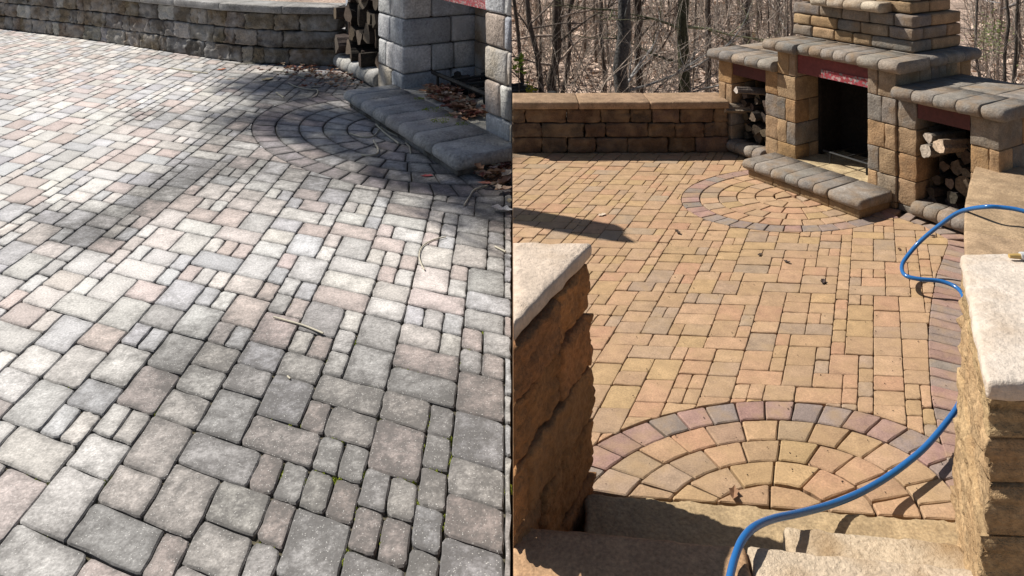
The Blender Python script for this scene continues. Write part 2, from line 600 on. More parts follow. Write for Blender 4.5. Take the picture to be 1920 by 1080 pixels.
for t in ((690, 235, 190, 95, .28), (560, 160, 120, 30, .4), (420, 130, 90, 20, .45), (300, 108, 90, 12, .35), (500, 215, 70, 40, .35),
          (330, 222, 90, 22, .40), (235, 216, 60, 14, .35), (400, 262, 60, 26, .30),  # soft band of branch shadow, painted as darker tone
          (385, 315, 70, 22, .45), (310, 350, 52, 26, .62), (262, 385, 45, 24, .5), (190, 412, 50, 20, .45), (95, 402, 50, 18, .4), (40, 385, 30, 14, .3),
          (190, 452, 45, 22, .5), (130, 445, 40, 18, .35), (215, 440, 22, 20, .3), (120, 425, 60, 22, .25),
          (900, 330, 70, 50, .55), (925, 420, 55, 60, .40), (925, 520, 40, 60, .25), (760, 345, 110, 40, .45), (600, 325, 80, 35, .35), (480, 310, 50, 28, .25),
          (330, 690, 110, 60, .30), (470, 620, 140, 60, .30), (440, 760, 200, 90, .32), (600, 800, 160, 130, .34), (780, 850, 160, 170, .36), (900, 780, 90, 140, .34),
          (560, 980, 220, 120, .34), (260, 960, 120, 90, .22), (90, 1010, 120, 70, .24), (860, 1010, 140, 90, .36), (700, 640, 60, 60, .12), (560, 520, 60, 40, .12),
          (130, 200, 260, 110, -.36), (60, 320, 170, 70, -.3), (80, 560, 130, 120, -.24), (600, 450, 230, 80, -.24), (760, 580, 90, 60, -.14), (330, 500, 130, 60, -.14), (20, 90, 120, 30, -.2), (250, 300, 60, 30, -.12)):  # negative strengths paint the sunlit zones paler
    stain_shade(*t)


def dirt_shade_at(x, y):  # stains together with the painted shade and sun zones
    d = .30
    for (cx, cy, rx, ry, s) in STAIN_SHADE:
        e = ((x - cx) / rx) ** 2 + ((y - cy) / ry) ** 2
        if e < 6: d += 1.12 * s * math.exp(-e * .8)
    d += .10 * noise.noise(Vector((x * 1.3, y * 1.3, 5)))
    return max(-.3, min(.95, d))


def circle_half(poly, cen, rad):
    """Keep the part of a paver outside the circle (lattice units)."""
    cx, cy = sum(p[0] for p in poly) / len(poly), sum(p[1] for p in poly) / len(poly)
    d = math.hypot(cx - cen[0], cy - cen[1])
    if d > rad + 3: return poly
    n = ((cen[0] - cx) / d, (cen[1] - cy) / d)
    return clip_half(poly, (cen[0] - n[0] * rad, cen[1] - n[1] * rad), n)


OLD = [(.53, .512, .488), (.545, .527, .502), (.50, .488, .476), (.52, .475, .445), (.49, .425, .40), (.52, .495, .46), (.475, .47, .475), (.45, .435, .42), (.53, .495, .465), (.475, .405, .375), (.42, .415, .425)]
OLDPUR = [(.32, .28, .29), (.36, .31, .315), (.30, .275, .285)]
NEW = [(0.385, 0.249, 0.15), (0.395, 0.254, 0.153), (0.39, 0.258, 0.153), (0.376, 0.249, 0.142), (0.353, 0.244, 0.159), (0.404, 0.251, 0.153), (0.395, 0.234, 0.144), (0.331, 0.24, 0.165), (0.39, 0.261, 0.14), (0.376, 0.251, 0.155), (0.413, 0.271, 0.167)]
NEWPUR = [(.29, .19, .155), (.30, .195, .155), (.25, .19, .16), (.235, .19, .165), (.30, .185, .155), (.25, .195, .165)]

rl = random.Random(11)
LAT_L = (EA_L, EB_L, UA_L, UB_L)
LAT_R = (EA_R, EB_R, UA_R, UB_R)
LCIR, LRAD = (-8.65, 74.2), 15.6
mb = MB()
for (i, j, w, h) in tiling(-135, 4, 6, 178, rl):
    g = .020
    q = [(i + g, j + g), (i + w - g, j + g), (i + w - g, j + h - g), (i + g, j + h - g)]
    c = from_lat((i + w / 2, j + h / 2), *LAT_L)
    if c[0] > .3 or c[1] < 2.2 or c[1] > 17 or c[0] < -.78 * c[1] - .8: continue
    q = circle_half(q, LCIR, LRAD)
    if len(q) < 3: continue
    P = clip_half([from_lat(p, *LAT_L) for p in q], (-.006, 0), (1, 0))
    k_ = rl.uniform(.84, 1.10); col = tuple(x * k_ * rl.uniform(.99, 1.01) for x in rl.choice(OLD))
    paver(mb, P, ZL, col, .021, .0075, .007, rl, dirt_shade_at, .0036)
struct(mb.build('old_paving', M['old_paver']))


def fan(mb, LAT, cen, rad, zz, cols, ring_cols, rad_c, bev, drop, r, keep, dirt_shade=None, ring=2.0, jit=.0):
    rr, k = rad, 0
    while rr > .6:
        r0 = max(rr - ring, 0)
        n = max(3, int(round(2 * PI * (rr - ring / 2) / (1.75 if k == 0 else 2.05))))
        off = r.uniform(0, 1)
        for s in range(n):
            a0, a1 = 2 * PI * (s + off) / n, 2 * PI * (s + 1 + off) / n
            g = .05
            e0 = g / max(rr, 1); e1 = g / max(r0, .8)
            am = (a0 + a1) / 2
            q = [(cen[0] + x * math.cos(t), cen[1] + x * math.sin(t)) for x, t in
                 ((r0 + g, a1 - e1), (r0 + g, am), (r0 + g, a0 + e1), (rr - g, a0 + e0), (rr - g, am), (rr - g, a1 - e0))]
            if r0 < .3: q = [q[1], q[3], q[4], q[5]]
            P = [from_lat(p, *LAT) for p in q]
            for (p, nn) in keep: P = clip_half(P, p, nn) if len(P) > 2 else P
            if len(P) < 3: continue
            paver(mb, P, zz, vary(r.choice(ring_cols if k == 0 else cols), .12, r), rad_c, bev, drop, r, dirt_shade, jit)
        rr -= ring; k += 1


mb = MB()
fan(mb, LAT_L, LCIR, LRAD, ZL, OLD, OLDPUR, .012, .009, .007, rl, [((-.006, 0), (1, 0))], lambda x, y: dirt_shade_at(x, y) - .05, 2.4, .002)
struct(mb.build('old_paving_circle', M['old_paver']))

# washed patio
rr_ = random.Random(23)
NCIR, NRAD = (-5.25, 50.5), 12.45
FCIR, FRAD = (-8.6, 108.4), 12.2
EDGE0, EDGE1 = at(1100, 922), at(1830, 976)
ed = (EDGE1[0] - EDGE0[0], EDGE1[1] - EDGE0[1]); el = math.hypot(*ed)
EDN = (ed[1] / el, -ed[0] / el)            # points to the near side
BORD = [at(u, v) for u, v in ((1640, 408), (1690, 409), (1735, 424), (1775, 447), (1779, 455), (1768, 485), (1757, 513), (1748, 560), (1743, 600), (1741, 640), (1742, 672), (1745, 720), (1747, 745), (1754, 778), (1762, 815), (1775, 860), (1790, 905), (1806, 950))]


def border_cut(P):
    """Keep the part of a paver on the field side of the border course."""
    cx, cy = sum(p[0] for p in P) / len(P), sum(p[1] for p in P) / len(P)
    best = None
    for i in range(len(BORD) - 1):
        a, b = BORD[i], BORD[i + 1]
        l = math.dist(a, b)
        t = ((cx - a[0]) * (b[0] - a[0]) + (cy - a[1]) * (b[1] - a[1])) / l / l
        t = min(max(t, 0), 1)
        q = (lerp(a[0], b[0], t), lerp(a[1], b[1], t))
        d = math.dist((cx, cy), q)
        if best is None or d < best[0]: best = (d, a, b, l)
    d, a, b, l = best
    n = (-(b[1] - a[1]) / l, (b[0] - a[0]) / l)   # left of travel = the outer side
    if d > .25:
        return P if cx < 1.9 or (cx - a[0]) * n[0] + (cy - a[1]) * n[1] < 0 else []
    return clip_half(P, (a[0] + n[0] * -.002, a[1] + n[1] * -.002), n)


mb = MB()
for (i, j, w, h) in tiling(-60, 40, 36, 134, rr_):
    g = .022
    q = [(i + g, j + g), (i + w - g, j + g), (i + w - g, j + h - g), (i + g, j + h - g)]
    c = from_lat((i + w / 2, j + h / 2), *LAT_R)
    if c[0] < -.15 or c[1] > 6.6 or c[0] > 3.2 or c[1] < 2.4: continue
    if c[0] > 1.5 and c[1] > 5.4 and c[0] > 2.6: continue
    q = circle_half(q, NCIR, NRAD)
    if len(q) > 2: q = circle_half(q, FCIR, FRAD)
    if len(q) < 3: continue
    P = clip_half([from_lat(p, *LAT_R) for p in q], (.006, 0), (-1, 0))
    if len(P) > 2: P = clip_half(P, EDGE0, EDN)
    if len(P) > 2: P = border_cut(P)
    if len(P) > 2: paver(mb, P, 0, vary(rr_.choice(NEW), .07, rr_), .0085, .0035, .003, rr_, None, .0013)
struct(mb.build('clean_paving', M['new_paver']))
mb = MB()
EK = (EDGE0, EDN)
fan(mb, LAT_R, NCIR, NRAD, 0, NEW, NEWPUR, .006, .005, .004, rr_, [EK, ((.006, 0), (-1, 0))], None, 2.3, .0008)
fan(mb, LAT_R, FCIR, FRAD, 0, NEW, NEWPUR, .006, .004, .004, rr_, [], None, 2.0, .0006)
struct(mb.build('clean_paving_circle', M['new_paver']))
mb = MB()
s, LB = 0.0, plen(BORD)
while s < LB - .05:
    e = min(s + rr_.uniform(.072, .082), LB)
    a, b = pathpt(BORD, s), pathpt(BORD, e)
    l = math.dist(a, b)
    n = (-(b[1] - a[1]) / l, (b[0] - a[0]) / l)
    t = ((b[0] - a[0]) / l, (b[1] - a[1]) / l)
    wd = .165
    k = .0022
    P = [(a[0] + t[0] * k, a[1] + t[1] * k), (a[0] + t[0] * k + n[0] * wd, a[1] + t[1] * k + n[1] * wd),
         (b[0] - t[0] * k + n[0] * wd, b[1] - t[1] * k + n[1] * wd), (b[0] - t[0] * k, b[1] - t[1] * k)]
    P = clip_half(P, EDGE0, EDN)
    if len(P) > 2: paver(mb, P[::-1], 0.0015, vary(rr_.choice(NEWPUR), .12, rr_), .006, .004, .004, rr_, None, .0006)
    s = e
struct(mb.build('paving_border', M['new_paver']))

# ------------------------------------------------------------------ steps at the near edge of the washed patio
ex = (ed[0] / el, ed[1] / el)
ey = (-EDN[0], -EDN[1])                     # away from the camera
ES = Frame(EDGE0, ex, ey)


def rough_sheet(mb, fr, a0, a1, prof, na, amp, col, fq=16, seed=0.0):
    """Strip whose cross-section prof [(b, z)...] runs along a, displaced into rough stone."""
    vs, m = [], len(prof)
    for i in range(na + 1):
        a = lerp(a0, a1, i / na)
        for (b, z) in prof:
            w = fr.pt(a, b, z)
            v = noise.noise_vector(Vector((w[0] * fq + seed, w[1] * fq, w[2] * fq)))
            v2 = noise.noise_vector(Vector((w[0] * fq * 3 + seed, w[1] * fq * 3, w[2] * fq * 3)))
            vs.append((w[0] + amp * (v.x + .5 * v2.x), w[1] + amp * (v.y + .5 * v2.y), w[2] + amp * .6 * (v.z + .5 * v2.z)))
    fs = [(i * m + k, (i + 1) * m + k, (i + 1) * m + k + 1, i * m + k + 1) for i in range(na) for k in range(m - 1)]
    mb.add(vs, fs, col)


def step_frame(u0, v0, u1, v1, z):
    a, b = at(u0, v0, z), at(u1, v1, z)
    d = math.dist(a, b)
    p = ((b[0] - a[0]) / d, (b[1] - a[1]) / d)
    return Frame(a, p, (p[1], -p[0])), d     # b towards the camera


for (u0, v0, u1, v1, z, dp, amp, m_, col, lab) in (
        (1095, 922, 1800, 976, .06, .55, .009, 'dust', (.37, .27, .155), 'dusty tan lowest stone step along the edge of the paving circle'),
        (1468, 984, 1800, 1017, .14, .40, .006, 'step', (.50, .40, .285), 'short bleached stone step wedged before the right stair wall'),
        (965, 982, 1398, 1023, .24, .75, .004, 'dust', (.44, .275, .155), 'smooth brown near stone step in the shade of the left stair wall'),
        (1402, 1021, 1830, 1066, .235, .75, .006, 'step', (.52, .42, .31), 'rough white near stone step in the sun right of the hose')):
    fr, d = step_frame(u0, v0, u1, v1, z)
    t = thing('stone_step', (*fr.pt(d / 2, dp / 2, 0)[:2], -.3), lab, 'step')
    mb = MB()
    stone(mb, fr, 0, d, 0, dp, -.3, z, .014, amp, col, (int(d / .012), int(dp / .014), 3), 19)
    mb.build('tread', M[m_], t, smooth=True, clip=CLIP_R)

# ------------------------------------------------------------------ stair walls
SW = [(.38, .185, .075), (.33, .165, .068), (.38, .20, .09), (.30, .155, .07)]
cfr = at(1106, 459, .86); cfn = at(1017, 553, .86)
dl = math.dist(cfr, cfn); dirw = ((cfr[0] - cfn[0]) / dl, (cfr[1] - cfn[1]) / dl)
LWF = Frame(cfr, (-1, .0), (-dirw[0], -dirw[1]))     # a to the left, b towards the camera
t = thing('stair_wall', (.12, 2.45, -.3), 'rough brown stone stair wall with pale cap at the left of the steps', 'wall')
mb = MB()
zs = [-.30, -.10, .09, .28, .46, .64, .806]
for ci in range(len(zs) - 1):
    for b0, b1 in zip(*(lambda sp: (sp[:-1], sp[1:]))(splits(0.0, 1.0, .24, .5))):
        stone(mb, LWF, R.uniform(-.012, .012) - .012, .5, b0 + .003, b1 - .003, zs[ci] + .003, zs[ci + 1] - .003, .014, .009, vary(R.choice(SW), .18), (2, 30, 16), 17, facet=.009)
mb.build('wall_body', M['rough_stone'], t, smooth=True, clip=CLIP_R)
mb = MB()
stone(mb, LWF, 0, .55, -.02, 1.05, .808, .862, .014, .007, (.56, .46, .37), (12, 26, 2), 16)
mb.build('coping', M['pale_stone'], t, smooth=True, clip=CLIP_R)

rn = at(1848, 716, .86); rf = at(1800, 475, .86)
dl = math.dist(rn, rf); dr = ((rf[0] - rn[0]) / dl, (rf[1] - rn[1]) / dl)
RWF = Frame(rn, (1, -.02), dr)                        # a to the right, b away from the camera
t = thing('stair_wall', (1.5, 2.2, -.3), 'short stone stair wall with broad white cap at the right of the steps', 'wall')
mb = MB()
zs = [-.34, -.20, -.07, .065, .20, .335, .47, .60, .71, .805]
for ci in range(len(zs) - 1):
    for b0, b1 in zip(*(lambda sp: (sp[:-1], sp[1:]))(splits(.02, dl + .02, .4, .8))):
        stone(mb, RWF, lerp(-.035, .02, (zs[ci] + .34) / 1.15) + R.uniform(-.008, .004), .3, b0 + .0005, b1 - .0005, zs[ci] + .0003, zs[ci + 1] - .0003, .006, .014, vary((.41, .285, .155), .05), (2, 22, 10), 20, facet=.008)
    a = .302
    stone(mb, RWF, .303, .7, .02, .4, zs[ci] + .002, zs[ci + 1] - .002, .012, .014, vary(R.choice(SW), .2), (22, 2, 9), 20, facet=.012)
mb.build('wall_body', M['rough_stone'], t, smooth=True)
mb = MB()
stone(mb, RWF, 0, .75, 0, dl, .808, .862, .014, .008, (.60, .52, .44), (16, 26, 2), 16)
mb.build('coping', M['pale_stone'], t, smooth=True)

# ------------------------------------------------------------------ low walls of the washed patio
RW = [(.125, .077, .048), (.115, .071, .045), (.11, .072, .05), (.13, .079, .046), (.10, .07, .05)]
path = [(-.25, 6.40), at(960, 288), at(1150, 288), at(1340, 287), at(1366, 286)]
t = thing('low_wall', (.9, 6.5, 0), 'low brown block wall with tan cap in front of the woods', 'wall')
mb = MB()
wall_run(mb, path, [0.0, .132, .252, .372], .22, RW, .13, .36, .012, .010, .006, 1, (9, 1, 7), facet=.010)
mb.build('wall_body', M['new_stone'], t, smooth=True, clip=CLIP_R)
mb = MB()
L_ = plen(path)
for s0, s1 in ((0, .80), (.80, 1.39), (1.39, L_)):
    fr, d = chordframe(path, s0, min(s1, L_))
    stone(mb, fr, .002, d - .002, -.035, .30, .373, .434, .012, .003, vary((.31, .205, .13), .05), (6, 3, 1))
mb.build('coping', M['new_stone'], t, smooth=True, clip=CLIP_R)

edge = [at(u, v, .43) for u, v in ((1838, 300), (1826, 330), (1816, 365), (1812, 400), (1813, 440), (1814, 480), (1816, 530), (1820, 580))]
t = thing('low_wall', (2.5, 4.0, 0), 'curved low wall with broad tan cap running from the white stair wall to the fireplace', 'wall')
mb = MB()
wall_run(mb, edge, [0.0, .125, .245, .372], .27, RW, .14, .28, .012, .008, .006, 1, (4, 1, 3))
mb.build('wall_body', M['new_stone'], t, smooth=True)
mb = MB()
sp = splits(0, plen(edge), .26, .42)
for i in range(len(sp) - 1):
    fr, d = chordframe(edge, sp[i], sp[i + 1])
    stone(mb, fr, -.004 if i else .002, d - .002, -.012, .30, .373, .436, .012, .003, vary((.37, .26, .16), .05), (4, 3, 1))
mb.build('coping', M['new_stone'], t, smooth=True)

# ------------------------------------------------------------------ washed fireplace
RP = [(.35, .228, .122), (.36, .24, .14), (.33, .23, .135), (.205, .18, .155), (.19, .17, .15), (.36, .22, .108), (.27, .21, .15), (.225, .19, .155)]
RG = [(.225, .20, .175), (.245, .215, .185), (.21, .19, .17), (.26, .215, .175), (.20, .185, .168)]
c1 = at(1492, 297, .125); c2 = at(1626, 341, .125)
OW = math.dist(c1, c2)
pr = ((c2[0] - c1[0]) / OW, (c2[1] - c1[1]) / OW)
qr = (-pr[1], pr[0])
RF = Frame(c1, pr, qr)
t = thing('outdoor_fireplace', RF.pt(.3, .4, 0), 'sunlit tan and grey stone fireplace with a wood niche on each side', 'fireplace')
zs = [0, .047, .218, .39, .563, .742, .922]
A0, A1, A2, A3 = -.80, -.65, -.30, -.175
B0, B1, B2, B3 = OW + .212, OW + .347, OW + .69, OW + .865
DEP = .74


def pier_mb(a0, a1, b0, b1, zz, lo=.07, hi=.15, fd=.16):
    m_ = MB(); masonry(m_, RF, a0, a1, b0, b1, zz, RP, lo, hi, fd, .0055, .0055, .004, (5, 1, 6)); return m_


zw = [0, .047, .218, .39, .563, .750]
pier_mb(A3, 0, 0, DEP, zs).build('pier', M['new_stone'], t, smooth=True)
pier_mb(OW, B0, 0, DEP, zs).build('pier', M['new_stone'], t, smooth=True)
pier_mb(A2, A3 - .003, .012, DEP, zw).build('jamb', M['new_stone'], t, smooth=True)
pier_mb(B0 + .003, B1, .012, DEP, zw).build('jamb', M['new_stone'], t, smooth=True)
pier_mb(A0, A1, .012, DEP, zw).build('jamb', M['new_stone'], t, smooth=True)
pier_mb(B2, B3, .012, DEP, zw).build('jamb', M['new_stone'], t, smooth=True)
# niches: back, floor and lining
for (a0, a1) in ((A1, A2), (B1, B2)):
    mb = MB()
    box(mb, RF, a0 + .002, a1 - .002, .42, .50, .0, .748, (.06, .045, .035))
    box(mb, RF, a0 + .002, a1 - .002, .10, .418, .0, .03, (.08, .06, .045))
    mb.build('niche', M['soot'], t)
    mb = MB()
    n_ = 4
    for i in range(n_):
        bullnose(mb, RF, lerp(a0 - .005, a1 + .005, i / n_) + .002, lerp(a0 - .005, a1 + .005, (i + 1) / n_) - .002, -.055, .095, .012, .105, vary(R.choice(RG)))
    mb.build('sill', M['new_stone'], t, smooth=True)
    mb = MB()
    box(mb, RF, a0 + .003, a1 - .003, .02, .06, .645, .747, (.08, .02, .017))
    mb.build('lintel', M['steel'], t)
# firebox
mb = MB()
box(mb, RF, .004, OW - .004, .50, .60, 0, .92, (.012, .010, .009))
for a0, a1 in ((.004, .03), (OW - .03, OW - .004)):
    box(mb, RF, a0, a1, .26, .498, .126, .92, (.016, .013, .011))
mb.build('firebox', M['soot'], t)
mb = MB()
for i in range(3):
    stone(mb, RF, OW * i / 3 + .003, OW * (i + 1) / 3 - .003, -.02, .498, 0, .118 + .001 * i, .004, .0, (.47, .37, .22), (1, 1, 1))
mb.build('firebox_floor', M['new_stone'], t)
mb = MB(); box(mb, RF, .003, OW - .003, .02, .10, .775, .92, (.15, .032, .03)); mb.build('lintel', M['steel'], t)
mb = MB(); box(mb, RF, OW * .36, OW - .004,   .012, .017, .778, .838, (.5, .1, .1)); mb.build('printed_band', M['sticker'], t)
# mantel
mb = MB()
segs = [(A3 - .065, A3 + .06, -.10), (A3 + .064, .045, -.10)]
n_ = 5
for i in range(n_): segs.append((lerp(.05, OW - .03, i / n_), lerp(.05, OW - .03, (i + 1) / n_) - .004, -.055))
segs += [(OW - .026, OW + .13, -.085), (OW + .134, B0 + .06, -.085)]
for a0, a1, b0 in segs: bullnose(mb, RF, a0, a1, b0, .30, .924, 1.004, vary(R.choice(RG), .08))
side = Frame(RF.pt(B0 + .06, .304, 0), qr, (-pr[0], -pr[1]))
for i in range(3): bullnose(mb, side, i * .22, i * .22 + .216, 0, .30, .924, 1.004, vary(R.choice(RG), .08))
side2 = Frame(RF.pt(A3 - .065, .96, 0), (-qr[0], -qr[1]), pr)
for i in range(3): bullnose(mb, side2, i * .22, i * .22 + .216, 0, .30, .924, 1.004, vary(R.choice(RG), .08))
box(mb, RF, A3 + .24, B0 - .245, .306, .95, .930, 1.000, (.28, .25, .22))
mb.build('mantel', M['new_stone'], t, smooth=True)
box_mb = MB(); masonry(box_mb, RF, A3, B0, DEP - .1, .93, zs, RP, .1, .2, .15, .01, .003, .005); box_mb.build('back_wall', M['new_stone'], t, smooth=True)
mb = MB(); box(mb, RF, .0, OW, .104, .62, .80, .918, (.10, .08, .06)); mb.build('smoke_chamber', M['soot'], t)
# niche caps
for (a0, a1, wh) in ((A0 - .06, A3 - .004, 0), (B0 + .004, B3 + .06, 1)):
    mb = MB(); n_ = 5 if wh == 0 else 5
    for i in range(n_):
        w_ = (a1 - a0) / n_
        if wh == 1 and i == n_ - 1: bullnose(mb, RF, a0 + w_ * i + .002, a1, -.07, .30, .752, .834, vary(R.choice(RG), .08), 7, .018)
        else: bullnose(mb, RF, a0 + w_ * i + .002, a0 + w_ * (i + 1) - .002, -.07, .30, .752, .834, vary(R.choice(RG), .08))
    for k in range(2):
        for i in range(3):
            w_ = (a1 - a0) / 3
            stone(mb, RF, a0 + w_ * i + .002, a0 + w_ * (i + 1) - .002, .304 + k * .24, .304 + (k + 1) * .24 - .004, .754, .833, .008, .002, vary(R.choice(RG), .08), (2, 2, 1))
    mb.build('cap', M['new_stone'], t, smooth=True)
# chimney
mb = MB(); masonry(mb, RF, -.285, .735, .32, .93, [1.006, 1.093, 1.181, 1.270], RP, .12, .26, .14, .013, .006, .006, (5, 1, 3)); mb.build('chimney_base', M['new_stone'], t, smooth=True)
mb = MB(); masonry(mb, RF, -.245, .690, .37, .88, [1.272 + .088 * i for i in range(11)], RP, .12, .26, .14, .013, .006, .006, (5, 1, 3)); mb.build('chimney', M['new_stone'], t, smooth=True)
mb = MB()
for i in range(4): bullnose(mb, RF, -.03 + .145 * i, -.03 + .145 * (i + 1) - .004, .20, .366, 1.274, 1.345, vary((.42, .36, .28), .08))
mb.build('ledge', M['new_stone'], t, smooth=True)
# hearth
mb = MB()
hf = (at(1402, 331, 0)); hq = -((hf[0] - c1[0]) * qr[0] + (hf[1] - c1[1]) * qr[1])
ha0 = (hf[0] - c1[0]) * pr[0] + (hf[1] - c1[1]) * pr[1]
ha1 = ha0 + .94
n_ = 7
cuts = [0, .115, .27, .395, .51, .635, .745, 1.0]
for i in range(n_):
    bullnose(mb, RF, ha0 - .03 + (ha1 - ha0 + .05) * cuts[i] + .002, ha0 - .03 + (ha1 - ha0 + .05) * cuts[i + 1] - .002, -hq - .03, -.012, .056, .126, vary(R.choice(RG[:3] + [(.24, .21, .175)]), .07), 8, .004 if i < n_ - 1 else .015)
h_ = mb.build('hearth', M['new_stone'], t, smooth=True)
mb = MB()
for i in range(4): stone(mb, RF, lerp(ha0, ha1, i / 4) + .002, lerp(ha0, ha1, (i + 1) / 4) - .002, -hq, -.015, 0.0, .055, .006, .003, vary((.26, .18, .10), .1), (2, 1, 1))
mb.build('hearth_base', M['new_stone'], t, smooth=True)
# grate
gt = thing('fire_grate', RF.pt(.42, .2, .12), 'black iron grate standing in the sunlit fireplace opening', 'grate')
mb = MB()
tube(mb, [RF.pt(.14, .14, .20), RF.pt(.56, .14, .20)], [.009] * 2, 6, (.02, .02, .02))
mb.build('front_bar', M['iron'], gt)
for a in (.2, .5):
    mb = MB(); tube(mb, [RF.pt(a, .14, .119), RF.pt(a, .14, .20)], [.008] * 2, 6, (.02, .02, .02)); mb.build('leg', M['iron'], gt)
for a in (.22, .34, .46):
    mb = MB(); tube(mb, [RF.pt(a, .14, .205), RF.pt(a, .40, .205)], [.007] * 2, 6, (.02, .02, .02)); mb.build('bar', M['iron'], gt)

# ------------------------------------------------------------------ unwashed wall and fireplace
LWP = [(.17, .135, .10), (.14, .115, .09), (.185, .15, .112), (.125, .11, .092), (.38, .36, .34), (.175, .135, .09), (.16, .13, .10), (.11, .098, .085), (.16, .13, .095), (.27, .245, .215)]
path = [at(u, v, ZL) for u, v in ((-190, 33), (-60, 48), (32, 58), (175, 76), (310, 97), (410, 112), (457, 118), (520, 122), (634, 125))]
t = thing('low_wall', (-5.5, 13.2, ZL), 'long stained grey brown block wall behind the unwashed patio', 'wall')
mb = MB()
wall_run(mb, path, [ZL, ZL + .27, ZL + .54, ZL + .808], .40, LWP, .24, 1.0, .02, .026, .014, 1, (12, 1, 9), .006, fq=7, facet=.018)
mb.build('wall_body', M['old_stone'], t, smooth=True)
mb = MB()
L_ = plen(path); sp = splits(0, L_, .9, 1.3)
for i in range(len(sp) - 1):
    fr, d = chordframe(path, sp[i], sp[i + 1])
    stone(mb, fr, .003, d - .003, -.05, .52, ZL + .81, ZL + .93, .016, .006, vary((.27, .26, .245), .06), (7, 3, 1), 9)
mb.build('coping', M['old_stone'], t, smooth=True)

LP = [(.44, .45, .45), (.50, .48, .45), (.36, .38, .40), (.40, .34, .28), (.37, .32, .26), (.58, .57, .56), (.33, .35, .37), (.39, .34, .28)]
LG = [(.36, .36, .345), (.39, .385, .365), (.345, .35, .345), (.37, .36, .335)]
c1l = at(756, 165, -.2)
ol = math.hypot(.514, -.858)
LF = Frame(c1l, (.514 / ol, -.858 / ol), (.858 / ol, .514 / ol))
OL = 2.09
t = thing('outdoor_fireplace', LF.pt(1.0, .5, ZL), 'stained grey stone fireplace with mossy hearth and leaf filled firebox', 'fireplace')
zs = [ZL, -.035, .31, .65, .99, 1.32]


def lpier(a0, a1, b0, b1, lo=.26, hi=.5):
    m_ = MB(); masonry(m_, LF, a0, a1, b0, b1, zs, LP, lo, hi, .40, .030, .008, .012); return m_


lpier(-.88, 0, 0, 1.6).build('pier', M['old_stone'], t, smooth=True)
lpier(OL, OL + .95, 0, 1.6).build('pier', M['old_stone'], t, smooth=True, clip=CLIP_L)
lpier(-2.95, -2.60, .25, 1.6).build('jamb', M['old_stone'], t, smooth=True)
mb = MB()
masonry(mb, LF, .01, OL - .01, 1.0, 1.5, zs, [(.27, .22, .17), (.24, .20, .165), (.30, .24, .18)], .4, .6, .25, .012, .004, .008)
mb.build('firebox', M['old_stone'], t, smooth=True, clip=CLIP_L)
mb = MB(); box(mb, LF, .003, OL - .003, .04, .30, 1.00, 1.30, (.26, .10, .12)); mb.build('lintel', M['sticker'], t, clip=CLIP_L)
mb = MB(); box(mb, LF, -2.9, -.6, 1.62, 1.8, ZL, 1.3, (.05, .045, .04)); box(mb, LF, -2.59, -.89, 1.0, 1.3, ZL, 1.1, (.05, .045, .04)); mb.build('niche', M['soot'], t)
mb = MB(); box(mb, LF, -2.59, -.89, .06, .16, .86, 1.1, (.24, .07, .07)); mb.build('lintel', M['steel'], t)
mb = MB()
for i in range(5): bullnose(mb, LF, lerp(-2.62, -.90, i / 5) + .005, lerp(-2.62, -.90, (i + 1) / 5) - .005, -.06, .34, ZL, ZL + .22, vary(R.choice(LG)), 8, .012, .006)
mb.build('sill', M['old_stone'], t, smooth=True)
mb = MB(); stone(mb, LF, -.1, OL + .3, -.02, .998, ZL, -.215, .01, .006, (.42, .40, .34), (8, 6, 1), 7); mb.build('firebox_floor', M['old_stone'], t, smooth=True, clip=CLIP_L)
mb = MB()
n_ = 8
cuts = [0, .09, .20, .325, .445, .565, .69, .825, 1.0]
for i in range(n_):
    bullnose(mb, LF, lerp(-.27, 2.80, cuts[i]) + .005, lerp(-.27, 2.80, cuts[i + 1]) - .005, -.69, -.025, -.335, -.198, vary(R.choice(LG), .08), 8, .028 if i < n_ - 1 else .05, .007)
mb.build('hearth', M['old_stone'], t, smooth=True, clip=CLIP_L)
mb = MB(); stone(mb, LF, -.22, 2.72, -.62, -.03, ZL, -.337, .01, .006, (.09, .08, .065), (10, 2, 1)); mb.build('hearth_base', M['old_stone'], t, clip=CLIP_L)
gt = thing('fire_grate', LF.pt(1.0, .35, -.215), 'rusty iron grate bar above dead leaves in the stained firebox', 'grate')
mb = MB(); tube(mb, [LF.pt(.2, .31, .0), LF.pt(1.8, .31, .0)], [.026] * 2, 6, (.02, .02, .02)); mb.build('front_bar', M['iron'], gt)
for a in (.35, 1.7):
    mb = MB(); tube(mb, [LF.pt(a, .31, -.216), LF.pt(a, .31, .0)], [.018] * 2, 6, (.02, .02, .02)); mb.build('leg', M['iron'], gt)
for a in (.8, 1.1, 1.4, 1.7):
    mb = MB(); tube(mb, [LF.pt(a, .31, .02), LF.pt(a, .9, .02)], [.016] * 2, 6, (.02, .02, .02)); mb.build('bar', M['iron'], gt)

